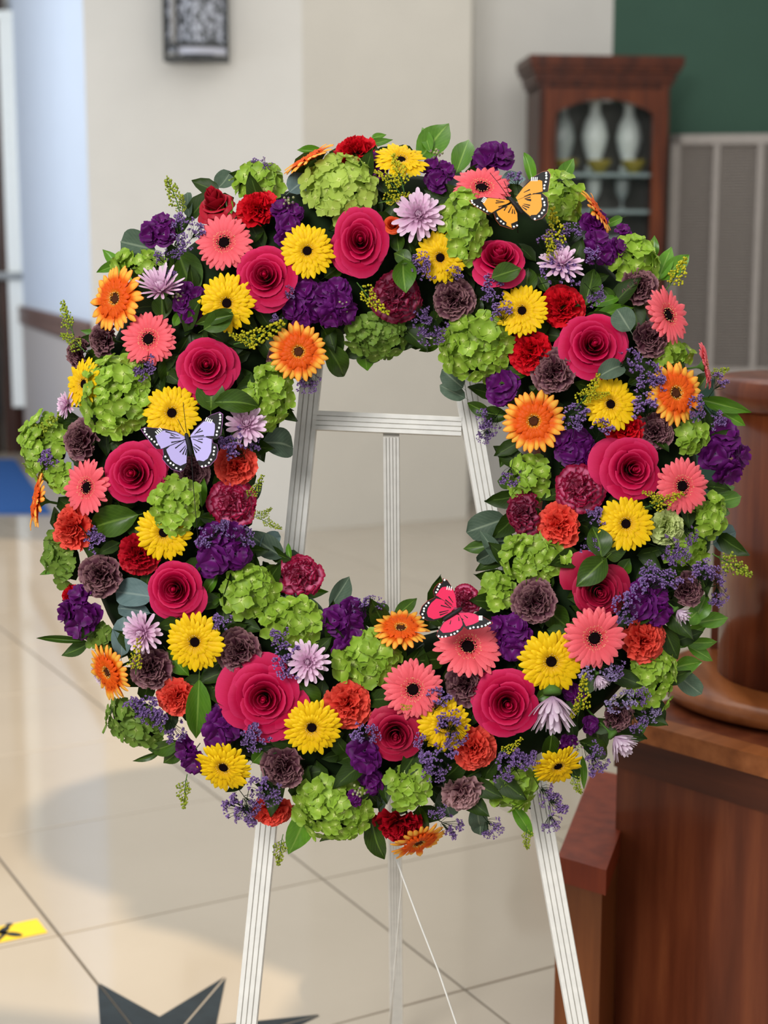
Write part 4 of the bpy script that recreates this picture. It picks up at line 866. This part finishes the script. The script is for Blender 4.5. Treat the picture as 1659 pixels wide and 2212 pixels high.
# ---------------------------------------------------------------- statice
for a in (
 (400, 482, 26, 60), (430, 500, 22, 40), (398, 525, 24, 20), (352, 552, 18, 100), (380, 553, 18, 80), (372, 608, 22, 10), (1192, 520, 28, 60), (1230, 500, 24, 90), (905, 562, 22, 110), (922, 592, 24, 20), (985, 590, 18, 40), (1064, 606, 24, 95), (1068, 640, 24, 60), (1082, 668, 24, 100), (1228, 600, 32, 10), (1186, 582, 26, 150), (1282, 548, 22, 100),
 (906, 688, 26, -80), (936, 722, 32, -90), (1288, 645, 22, -60), (1366, 782, 30, 20), (1410, 808, 30, 30), (1424, 832, 22, 0), (1390, 825, 24, 100), (1246, 892, 28, 80), (1236, 915, 22, -100), (1304, 922, 24, 60), (1386, 872, 30, 110), (1544, 912, 24, -70), (1552, 822, 22, 60), (1505, 895, 20, -60), (508, 950, 36, 120), (545, 955, 22, 20), (664, 832, 24, -95), (112, 996, 26, 40), (318, 800, 26, -60), (205, 1172, 28, -40),
 (440, 1158, 24, 160), (485, 1150, 26, 20), (530, 1160, 26, 20), (608, 1372, 24, 95), (622, 1408, 28, 90), (612, 1444, 28, 200), (484, 1342, 24, 80), (778, 1306, 20, 110), (808, 1304, 22, 70), (948, 1506, 28, 70), (966, 1552, 28, 100), (984, 1592, 28, -80), (775, 1578, 22, 150), (805, 1580, 22, 20), (935, 1628, 30, 120), (940, 1668, 28, -100), (1098, 1636, 30, 120), (1126, 1642, 26, 60), (1082, 1672, 26, -90), (970, 1622, 20, 60), (1150, 1640, 22, 20),
 (1266, 1446, 22, 160, 4, 1), (1306, 1462, 26, -70, 4, 1), (1325, 1450, 24, -80), (1352, 1508, 26, 40, 6, 1), (1322, 1522, 22, -140, 4, 1), (1384, 1498, 24, 30, 4), (1418, 1246, 26, 60), (1395, 1232, 22, 130), (1446, 1250, 28, 60), (1342, 1300, 26, 130), (1350, 1330, 26, -80), (1380, 1270, 24, 150), (1446, 1190, 30, -20), (1470, 1200, 24, -60), (1508, 1226, 28, 100), (1542, 1240, 28, 60), (1548, 1292, 26, -90), (1492, 1160, 20, -40), (560, 1590, 32, 40), (545, 1606, 24, -120), (588, 1716, 30, -70), (560, 1690, 26, 110), (505, 1736, 32, 150), (528, 1762, 30, -100), (548, 1738, 26, -40), (302, 1518, 26, 60), (330, 1524, 28, 40), (312, 1546, 24, -20), (350, 1562, 26, -10), (382, 1582, 28, -60),
 (1178, 1722, 28, -60), (1198, 1748, 28, -60), (1190, 1780, 22, -80), (1290, 1652, 28, -60), (1282, 1622, 24, -30), (980, 1784, 28, -20), (1066, 1788, 26, -50), (1050, 905, 24, 200), (1058, 925, 22, -120), (1048, 946, 18, -110), (1104, 1034, 24, -90), (1378, 1560, 24, -50), (1410, 1546, 22, -20, 0, 1), (1110, 386, 20, 110), (562, 352, 18, 95), (580, 360, 14, 80), (625, 632, 16, 20), (600, 690, 14, 60), (945, 1752, 20, -80), (1270, 1180, 24, -100), (1290, 1120, 24, 10), (905, 1600, 18, 160), (1500, 870, 22, 120)): sprig('statice', *a)
# ---------------------------------------------------------------- goldenrod
for a in ((372, 425, 40, 110, 0, 1), (392, 448, 24, 100, -6, 1), (556, 716, 50, 20), (530, 735, 30, 150), (806, 640, 40, -40, 6), (862, 380, 40, 95, 14), (838, 400, 34, 140, 8), (850, 428, 30, 20, 6), (1194, 505, 46, 80), (1184, 545, 30, 110), (1456, 596, 42, 45), (150, 690, 36, 105, 0, 1), (160, 745, 34, 150, 0, 1), (1264, 846, 38, 60, 6), (1285, 850, 26, 0, 4), (1430, 1082, 38, 10), (1412, 1078, 26, 150), (1254, 1502, 40, 75, 8), (1246, 1532, 24, -120, 6), (1576, 1218, 48, -35, 6, 1), (298, 1418, 36, 70, 8), (402, 1706, 36, -110, 0, 1), (607, 1832, 34, -110, 0, 1), (1246, 1688, 26, -60, 0, 1), (1140, 1806, 26, -80, 0, 1), (1100, 1608, 26, 30, 4), (582, 1128, 24, -20, 4, 1), (546, 1052, 28, 50, 0, 1), (562, 1108, 22, 30, 2, 1), (1548, 806, 26, 10, -6, 1), (876, 1525, 16, 10, 0), (100, 920, 40, 35, -14, 1)): sprig('goldenrod', *a)
# ---------------------------------------------------------------- leaves
F = 'pointed'; O_ = 'round'
for a in (
 (F, 'ruscus', 905, 345, 972, 262, 66, 4), (F, 'ruscus', 930, 330, 912, 272, 26, 12), (F, 'ruscus', 985, 375, 1014, 296, 48, 6), (F, 'salal', 1000, 378, 1072, 346, 20, 16), (O_, 'blue', 945, 395, 1000, 370, 52, 0), (O_, 'blue', 1085, 405, 1130, 375, 44, 0), (F, 'ruscus', 1152, 405, 1132, 326, 24, 0), (F, 'ruscus', 1205, 400, 1240, 340, 34, -30),
 (O_, 'euc', 470, 405, 498, 368, 44, 0), (O_, 'euc', 408, 470, 404, 412, 26, 2), (F, 'ruscus', 500, 470, 436, 440, 26, 24), (F, 'ruscus', 500, 462, 492, 422, 16, 26), (F, 'ruscus', 505, 468, 425, 474, 20, 20), (F, 'ruscus', 702, 330, 640, 322, 20, 0), (F, 'salal', 705, 375, 732, 325, 22, 0), (O_, 'blue', 625, 415, 672, 380, 60, 4), (F, 'ruscus', 780, 318, 850, 300, 20, -6),
 (O_, 'euc', 335, 540, 256, 520, 66, 2), (F, 'ruscus', 262, 580, 220, 538, 26, 2), (F, 'ruscus', 290, 566, 206, 588, 24, 0), (F, 'salal', 385, 540, 425, 640, 72, 10), (F, 'salal', 350, 690, 350, 632, 46, 8), (F, 'salal', 440, 712, 508, 668, 48, 46), (F, 'salal', 505, 680, 420, 700, 28, 44), (F, 'ruscus', 375, 705, 395, 668, 22, 6),
 (F, 'salal', 862, 545, 856, 500, 34, 12), (F, 'ruscus', 872, 560, 878, 634, 54, 50), (F, 'salal', 888, 565, 850, 545, 36, 46), (F, 'salal', 1062, 600, 1128, 578, 46, 54), (F, 'salal', 1135, 640, 1142, 576, 46, 16), (F, 'salal', 1180, 630, 1160, 590, 30, 14), (F, 'salal', 1262, 662, 1284, 578, 46, 14), (F, 'euc', 1230, 540, 1178, 520, 36, 16), (F, 'salal', 1020, 690, 1040, 640, 34, 6),
 (F, 'ruscus', 1420, 606, 1452, 530, 36, 0), (F, 'ruscus', 1428, 606, 1490, 548, 40, 0), (F, 'ruscus', 1410, 560, 1414, 508, 24, -8), (F, 'ruscus', 1280, 660, 1346, 640, 24, 12), (F, 'ruscus', 1282, 684, 1372, 662, 28, 14), (F, 'ruscus', 1280, 676, 1350, 654, 24, 8), (F, 'salal', 1300, 620, 1330, 660, 26, 6), (O_, 'euc', 1362, 715, 1332, 666, 56, 50), (O_, 'euc', 1290, 815, 1348, 786, 48, 46), (F, 'salal', 1048, 818, 1148, 806, 40, 14),
 (O_, 'euc', 1000, 838, 955, 798, 48, 0), (O_, 'euc', 1005, 860, 950, 832, 36, -2), (F, 'salal', 955, 735, 903, 758, 28, 0), (F, 'salal', 918, 698, 862, 750, 32, 0), (F, 'ruscus', 790, 752, 795, 804, 44, 0), (F, 'salal', 820, 745, 795, 790, 34, -4), (F, 'salal', 700, 712, 742, 770, 60, 6), (F, 'salal', 704, 742, 746, 816, 54, 4), (F, 'salal', 640, 700, 668, 650, 40, -4),
 (F, 'salal', 362, 765, 360, 838, 46, 10), (F, 'salal', 350, 842, 288, 828, 34, 8), (F, 'salal', 455, 888, 452, 802, 64, 42), (F, 'salal', 462, 868, 562, 876, 56, 42), (O_, 'euc', 566, 955, 636, 965, 72, 8), (F, 'ruscus', 436, 1096, 424, 1008, 28, 10), (F, 'salal', 300, 1112, 190, 1142, 70, 10), (F, 'salal', 430, 1115, 515, 1130, 36, 8), (F, 'ruscus', 420, 1140, 440, 1100, 30, 6), (F, 'euc', 612, 1204, 530, 1146, 52, 8), (O_, 'blue', 560, 1180, 610, 1160, 46, 0), (O_, 'euc', 600, 1240, 650, 1195, 52, -2), (F, 'ruscus', 628, 1210, 622, 1172, 14, 6),
 (F, 'euc', 632, 1290, 706, 1326, 34, 10), (F, 'euc', 712, 1312, 758, 1244, 44, 4), (F, 'ruscus', 640, 1285, 712, 1278, 26, 6), (F, 'salal', 560, 1245, 610, 1225, 34, 4), (O_, 'blue', 332, 1290, 246, 1276, 66, 6), (O_, 'blue', 325, 1325, 252, 1312, 40, 2), (O_, 'blue', 262, 1418, 268, 1332, 48, 8), (F, 'salal', 190, 1386, 76, 1378, 16, 0), (F, 'salal', 192, 1388, 130, 1416, 34, -4), (F, 'ruscus', 150, 1220, 82, 1242, 16, -4), (F, 'ruscus', 430, 1468, 424, 1600, 56, 26, 0), (F, 'ruscus', 360, 1405, 408, 1462, 40, 8), (F, 'ruscus', 480, 1420, 430, 1466, 34, 8), (F, 'ruscus', 470, 1240, 440, 1290, 26, 8), (F, 'salal', 445, 1310, 475, 1280, 30, 6),
 (F, 'salal', 390, 1600, 318, 1622, 40, 0), (F, 'salal', 345, 1625, 286, 1645, 16, 0), (F, 'salal', 400, 1615, 350, 1650, 34, -4), (F, 'ruscus', 545, 1648, 588, 1602, 36, 8), (F, 'salal', 645, 1475, 682, 1542, 62, 10), (F, 'ruscus', 672, 1738, 622, 1850, 58, 0), (F, 'salal', 800, 1760, 830, 1860, 44, -4), (F, 'salal', 785, 1745, 792, 1800, 40, -2), (F, 'salal', 905, 1740, 918, 1808, 36, 0), (F, 'salal', 760, 1760, 690, 1822, 34, -8), (F, 'euc', 830, 1690, 822, 1768, 22, 10), (O_, 'euc', 960, 1700, 975, 1770, 56, -2), (O_, 'euc', 1030, 1735, 1036, 1788, 44, 0), (O_, 'euc', 1040, 1755, 1036, 1806, 40, -6),
 (F, 'ruscus', 1106, 1738, 1152, 1808, 30, 0), (F, 'salal', 1192, 1585, 1184, 1646, 42, 12), (F, 'salal', 1285, 1560, 1300, 1636, 50, 4), (F, 'salal', 1250, 1600, 1316, 1632, 44, 2), (F, 'salal', 1262, 1500, 1280, 1440, 40, 6), (F, 'ruscus', 1258, 1632, 1262, 1708, 16, 4), (F, 'salal', 940, 1620, 978, 1590, 36, 6), (F, 'salal', 990, 1690, 1050, 1660, 40, 4), (F, 'ruscus', 1360, 1590, 1400, 1560, 26, 2), (F, 'salal', 760, 1610, 720, 1640, 36, 0), (F, 'ruscus', 1158, 1512, 1196, 1478, 34, 6),
 (F, 'ruscus', 1512, 862, 1628, 892, 34, 4), (F, 'ruscus', 1560, 890, 1612, 920, 28, -6), (F, 'salal', 1500, 850, 1535, 800, 34, -6), (F, 'ruscus', 1545, 1085, 1606, 1072, 38, -2), (F, 'ruscus', 1535, 1060, 1592, 1052, 30, -2), (F, 'ruscus', 1545, 1100, 1580, 1110, 20, -4), (O_, 'blue', 1540, 1175, 1594, 1150, 62, 0), (F, 'salal', 1300, 1205, 1280, 1135, 56, 40), (F, 'salal', 1308, 1200, 1362, 1180, 48, 40), (F, 'salal', 1310, 1205, 1244, 1268, 60, 44), (F, 'ruscus', 1340, 1240, 1362, 1205, 34, 8), (F, 'salal', 1440, 1230, 1502, 1238, 36, 8), (F, 'salal', 1446, 1258, 1476, 1312, 36, 10), (F, 'salal', 1440, 880, 1460, 920, 30, -4), (F, 'salal', 1355, 830, 1420, 790, 34, 4),
 (F, 'ruscus', 1498, 1340, 1528, 1282, 44, 6), (F, 'ruscus', 1505, 1345, 1576, 1334, 36, 0), (F, 'ruscus', 1480, 1345, 1518, 1310, 40, 8), (F, 'ruscus', 1478, 1378, 1530, 1352, 36, 4), (F, 'ruscus', 1482, 1388, 1552, 1388, 28, 0), (F, 'ruscus', 1485, 1395, 1542, 1428, 30, -4), (F, 'ruscus', 1452, 1448, 1520, 1432, 50, 6), (F, 'salal', 1462, 1345, 1456, 1402, 38, 6), (F, 'ruscus', 1470, 1400, 1490, 1360, 26, 8), (O_, 'euc', 1458, 1450, 1518, 1500, 46, -4), (F, 'salal', 1178, 1312, 1232, 1360, 56, 8), (O_, 'euc', 1094, 1120, 1006, 1150, 66, 8), (O_, 'euc', 1092, 1170, 1030, 1215, 40, 10), (O_, 'euc', 1060, 1190, 1096, 1140, 60, 2), (F, 'euc', 1090, 1222, 1036, 1144, 32, 14), (F, 'salal', 1060, 1180, 1000, 1185, 30, -2),
 (F, 'salal', 1106, 950, 1080, 1012, 30, 2), (F, 'salal', 1116, 1045, 1072, 1038, 34, 0), (F, 'salal', 1062, 895, 1008, 870, 30, 4), (F, 'salal', 1100, 900, 1040, 890, 36, 2), (F, 'salal', 820, 1345, 815, 1300, 46, -2), (F, 'salal', 852, 1335, 902, 1290, 32, 0), (F, 'ruscus', 1130, 1085, 1155, 1050, 24, 4), (F, 'euc', 555, 1080, 565, 1036, 16, 0), (F, 'ruscus', 800, 300, 835, 290, 16, -6), (F, 'salal', 240, 745, 175, 790, 34, -8), (F, 'ruscus', 235, 720, 170, 712, 24, -10), (F, 'salal', 135, 1120, 104, 1130, 60, -20), (F, 'salal', 205, 950, 222, 890, 36, 6), (F, 'salal', 640, 560, 600, 520, 30, -6), (F, 'salal', 700, 600, 740, 570, 36, 2), (F, 'ruscus', 1345, 470, 1300, 490, 20, -4)): leaf_at(*a)
# ---------------------------------------------------------------- butterflies
def butterfly(x0, y0, col, rim, wings, body, ants, w0, look, wire=None, lead=.55):
    P = lambda X, Y: (x0+X/8.295, y0+Y/8.295)
    (hx, hy), (tx, ty) = P(*body[0]), P(*body[1]); cx, cy = (hx+tx)/2, (hy+ty)/2; k = (D-w0)/FPX
    n0 = normal(cx, cy, .25); t = empty('butterfly', frame(cx, cy, 1, n0, 0, w0), None, 'butterfly')
    loc = lambda X, Y, z=0: Vector((P(X, Y)[0]-cx, cy-P(X, Y)[1], z))
    ax = (loc(*body[0])-loc(*body[1])).normalized(); sd_ = Vector((-ax.y, ax.x, 0))
    lift = lambda p: Vector((p.x, p.y, p.z+.30*abs(p.dot(sd_))))
    Mb = plain('butterfly_black', srgb(24, 22, 22), .6, .3); Mc = plain('butterfly_'+look[0], srgb(*col), .55, .25, vary=.12, scale=90); Mw = plain('butterfly_white', srgb(240, 240, 238), .5, .3); Mr = plain('butterfly_rim_'+look[0], srgb(*rim), .3, .6, vary=.4, scale=900)
    for nm, outer, inner, dots, dash, streaks in wings:
        m = MB()
        def plate(poly, za, zb, mi):
            pp = [loc(*q) for q in poly]; i0 = len(m.v); m.prism([(q.x, q.y) for q in pp], za, zb, mi); m.v[i0:] = [lift(q) for q in m.v[i0:]]
        c = sum((loc(*q) for q in outer), Vector())/len(outer)
        plate(outer, 0, .5, 0); plate([(X+(X-body[0][0]*.5-body[1][0]*.5)*.012, Y+(Y-body[0][1]*.5-body[1][1]*.5)*.012) for X, Y in outer], -.35, 0, 3); plate(inner, .5, .75, 1)
        for X, Y in dots: plate([(X+19*math.cos(q*PI/5), Y+19*math.sin(q*PI/5)) for q in range(10)], .5, 1.0, 2)
        if dash:
            d = Vector((dash[-1][0]-dash[0][0], dash[-1][1]-dash[0][1])).normalized(); e = Vector((-d.y, d.x))
            for X, Y in dash: plate([(X+e.x*a*34+d.x*b*9, Y+e.y*a*34+d.y*b*9) for a, b in ((-1, -1), (-1, 1), (1, 1), (1, -1))], .5, 1.0, 2)
        for (X, Y), (X2, Y2) in streaks:
            d = Vector((X2-X, Y2-Y)).normalized(); e = Vector((-d.y, d.x)); plate([(X+e.x*11, Y+e.y*11), (X-e.x*11, Y-e.y*11), (X2-e.x*5, Y2-e.y*5), (X2+e.x*5, Y2+e.y*5)], .75, 1.0, 0)
        link(nm, m.mesh(nm, [Mb, Mc, Mw, Mr], False), t)
    a, b = loc(*body[1], 3), loc(*body[0], 3); m = MB(); m.tube([a.lerp(b, q) for q in (0, .06, .25, .5, .66, .72, .84, .93, 1)], [1.5, 3.6, 4.6, 5.0, 5.4, 4.4, 4.8, 4.2, 2.0], 10); link('body', m.mesh('body', [Mb]), t)
    for p, q in ants:
        m = MB(); u, v = loc(*p, 4), loc(*q, 16); m.tube([u, u.lerp(v, .5)+Vector((0, 0, 3)), v], .7, 5); link('antenna', m.mesh('antenna', [Mb]), t)
    m = MB(); m.tube([a.lerp(b, .3)+Vector((0, 0, -2)), a.lerp(b, .2)+Vector((0, 0, -30)), a+Vector((0, -20, -70))], .8, 5)
    if wire: m.tube([a+Vector((0, 0, -1))]+[loc(*q, 2) for q in wire], .8, 5)
    link('wire', m.mesh('wire', [Mb]), t)
    note(t, look[0]+' butterfly', cx, cy, look[0]+' butterfly, black wing edges dotted white,', 'butterflies', True)
butterfly(1000, 360, (238, 158, 52), (190, 84, 40), (
 ('forewing', [(830,600),(440,590),(330,600),(90,690),(130,750),(300,860),(430,935),(530,890),(610,800),(840,640)], [(830,605),(450,600),(400,620),(330,720),(380,790),(420,870),(490,890),(610,800),(840,640)], [(130,690),(137,730),(175,762),(230,793),(285,815),(348,843),(405,870)], [(380,610),(365,637),(350,664),(335,692)], [((580,642),(740,650)),((570,690),(720,655)),((620,765),(800,680))]),
 ('hindwing', [(870,660),(610,800),(530,890),(570,1030),(640,1120),(760,1150),(870,1175),(960,1110),(975,870),(900,700)], [(870,665),(580,860),(610,940),(690,1010),(760,1055),(750,1110),(850,1155),(840,1070),(900,1040),(965,1000),(965,850),(900,700)], [(590,995),(652,1045),(700,1085),(890,1125),(950,1095)], [], [((720,825),(780,730)),((800,860),(870,720)),((870,870),(885,770)),((920,870),(910,780)),((695,765),(790,740))]),
 ('forewing', [(940,560),(1060,400),(1200,240),(1400,140),(1500,130),(1540,200),(1510,420),(1500,490),(1300,515),(970,600)], [(945,560),(1070,400),(1180,300),(1200,280),(1360,280),(1400,300),(1410,480),(1250,510),(970,600)], [(1468,165),(1470,208),(1473,255),(1462,317),(1440,377),(1437,430)], [(1215,255),(1245,257),(1278,259),(1310,261)], [((1190,435),(1080,480)),((1205,512),(1085,552)),((1200,565),(1095,592)),((1240,515),(1400,508))]),
 ('hindwing', [(970,600),(1250,510),(1400,510),(1490,590),(1510,720),(1490,850),(1400,950),(1280,975),(1220,940),(1080,800),(1000,680)], [(970,605),(1250,520),(1380,530),(1390,620),(1400,740),(1370,820),(1310,880),(1220,880),(1200,900),(1080,790),(1000,680)], [(1408,610),(1440,672),(1447,720),(1437,808),(1403,857),(1353,910),(1280,952)], [], [((1212,612),(1110,600)),((1212,630),(1130,612)),((1195,712),(1080,680)),((1180,750),(1060,700)),((1140,790),(1050,720))])),
 ((820, 552), (1065, 850)), (((812, 552), (470, 140)), ((832, 520), (720, 290))), .128, ('orange',))
butterfly(295, 870, (184, 172, 224), (186, 110, 190), (
 ('forewing', [(860,600),(720,520),(500,470),(190,455),(110,490),(180,590),(330,790),(380,835),(490,835),(610,770),(870,650)], [(860,605),(720,530),(500,500),(450,530),(350,600),(380,670),(400,740),(440,790),(450,830),(490,820),(610,765),(870,650)], [(173,485),(173,530),(205,578),(248,620),(290,660),(340,705),(385,755)], [(450,480),(430,503),(405,527),(378,550)], [((600,630),(790,635)),((620,575),(700,612)),((630,715),(850,672)),((530,520),(760,590))]),
 ('hindwing', [(870,660),(610,770),(490,835),(500,930),(480,1010),(560,1110),(640,1190),(790,1235),(850,1200),(900,1100),(910,850),(890,700)], [(870,670),(610,780),(545,840),(560,890),(600,970),(620,1020),(700,1090),(790,1130),(895,1080),(905,850),(890,700)], [(530,968),(575,1035),(620,1085),(670,1117),(722,1172),(797,1197)], [], [((700,820),(860,690)),((780,890),(880,770)),((830,930),(885,800)),((880,940),(900,830))]),
 ('forewing', [(960,590),(1050,470),(1200,330),(1330,230),(1490,180),(1550,220),(1540,380),(1510,580),(1440,650),(1380,655),(1360,620),(970,620)], [(965,590),(1055,480),(1210,340),(1360,340),(1410,390),(1410,480),(1390,600),(1240,610),(970,618)], [(1500,220),(1507,268),(1505,315),(1498,377),(1483,453),(1450,520),(1440,580)], [(1255,300),(1285,313),(1315,326),(1348,340)], [((1150,465),(1040,570)),((1190,505),(1060,548)),((1210,592),(980,606)),((1250,612),(1380,605))]),
 ('hindwing', [(970,620),(1240,605),(1360,640),(1370,720),(1440,745),(1465,850),(1430,1000),(1320,1120),(1180,1160),(1130,1130),(1050,960),(990,700)], [(970,630),(1240,620),(1355,660),(1350,740),(1340,880),(1280,1000),(1200,1050),(1120,1030),(1080,1040),(1040,920),(990,700)], [(1400,803),(1390,870),(1383,930),(1337,1020),(1300,1077),(1240,1130),(1175,1140)], [], [((1190,655),(1100,655)),((1185,718),(1010,650)),((1150,825),(1030,740)),((1125,860),(1010,780)),((1080,900),(1020,800))])),
 ((887, 540), (982, 950)), (((858, 530), (750, 300)), ((897, 525), (845, 0))), .118, ('lavender',), [(1010, 1400), (1060, 2000), (1120, 2660)])
butterfly(890, 1240, (232, 46, 92), (200, 40, 40), (
 ('forewing', [(800,600),(790,450),(760,330),(700,220),(640,130),(560,100),(550,175),(480,190),(420,260),(390,330),(420,430),(550,470),(760,600)], [(800,600),(780,400),(740,290),(710,270),(610,240),(550,250),(500,300),(470,350),(430,390),(550,465),(760,600)], [(590,125),(505,202),(485,240),(465,292),(440,342)], [(635,260),(672,265),(708,272)], [((600,470),(720,560)),((590,520),(700,610)),((660,410),(740,520))]),
 ('hindwing', [(760,610),(550,470),(420,430),(280,500),(190,590),(140,720),(190,790),(280,840),(400,840),(540,790),(700,680)], [(760,610),(540,468),(440,450),(350,530),(290,620),(270,700),(290,770),(390,815),(530,780),(700,680)], [(302,528),(257,578),(222,628),(217,673),(192,728),(207,790)], [], [((520,570),(700,615)),((490,695),(660,655)),((500,740),(640,690))]),
 ('forewing', [(830,700),(1010,690),(1130,720),(1200,760),(1260,770),(1430,870),(1440,900),(1320,960),(1150,1000),(1000,1010),(930,950),(910,860)], [(835,702),(1010,695),(1130,725),(1195,770),(1200,860),(1100,910),(970,945),(920,850),(850,725)], [(1045,985),(1105,967),(1182,964),(1253,950),(1318,933),(1362,905),(1395,888)], [(1230,765),(1229,787),(1230,810),(1228,832)], [((920,830),(870,780)),((1000,795),(930,740))]),
 ('hindwing', [(800,720),(560,860),(480,1000),(440,1100),(480,1150),(620,1140),(790,1100),(900,1010),(930,950),(910,860),(850,740)], [(800,730),(570,870),(500,1000),(560,1060),(700,1050),(860,990),(910,920),(900,850),(850,742)], [(818,1035),(765,1077),(705,1097),(607,1127),(543,1135),(480,1120)], [], [((680,905),(700,830)),((845,845),(835,770))])),
 ((897, 612), (552, 835)), (((905, 600), (950, 545)), ((890, 590), (905, 520))), .120, ('hot pink',))
# ---------------------------------------------------------------- labels: look, what it touches, where on the ring
CL = ['twelve', 'one', 'two', 'three', 'four', 'five', 'six', 'seven', 'eight', 'nine', 'ten', 'eleven']
def where(x, y):
    a = math.degrees(math.atan2(x-WX, WY-y)) % 360; r = math.hypot(x-WX, y-WY)
    return ('inner rim' if r < 385 else 'outer rim' if r > 615 else 'mid ring', CL[int((a+15)//30) % 12])
def label_all():
    used = {}; mains = [i for i in ITEMS if i[6]]
    for it in ITEMS:
        o, short, x, y, look, group, big = it
        near = sorted((i for i in mains if i is not it and i[1] != short), key=lambda i: math.hypot(i[2]-x, i[3]-y))
        seen = []; pick = []
        for i in near:
            if i[1] not in seen: seen.append(i[1]); pick.append(i)
            if len(pick) == 6: break
        rel = lambda i: ('above' if i[3]-y > abs(i[2]-x)*1.2 else 'below' if y-i[3] > abs(i[2]-x)*1.2 else 'beside')
        ring, cl = where(x, y); lab = None
        for a, b in ((0, 1), (0, 2), (1, 2), (0, 3), (1, 3), (2, 3), (0, 4), (1, 4), (0, 5), (2, 4), (3, 4)):
            p, q = pick[a], pick[b]; p1, q1 = rel(p), rel(q)
            l = f'{look} {p1} {p[1]} and {q[1]}' if p1 == q1 else f'{look} {p1} {p[1]}, {q1} {q[1]}'
            tail = f', {ring} at {cl}'
            n = len((l+tail).split())
            l = l+tail if n <= 16 else l+f', at {cl}' if len(l.split())+2 <= 16 else f'{look} {p1} {p[1]}{tail}'
            if l not in used: lab = l; break
        used[lab or l] = 1; o['label'] = lab or l; o['group'] = group
label_all()
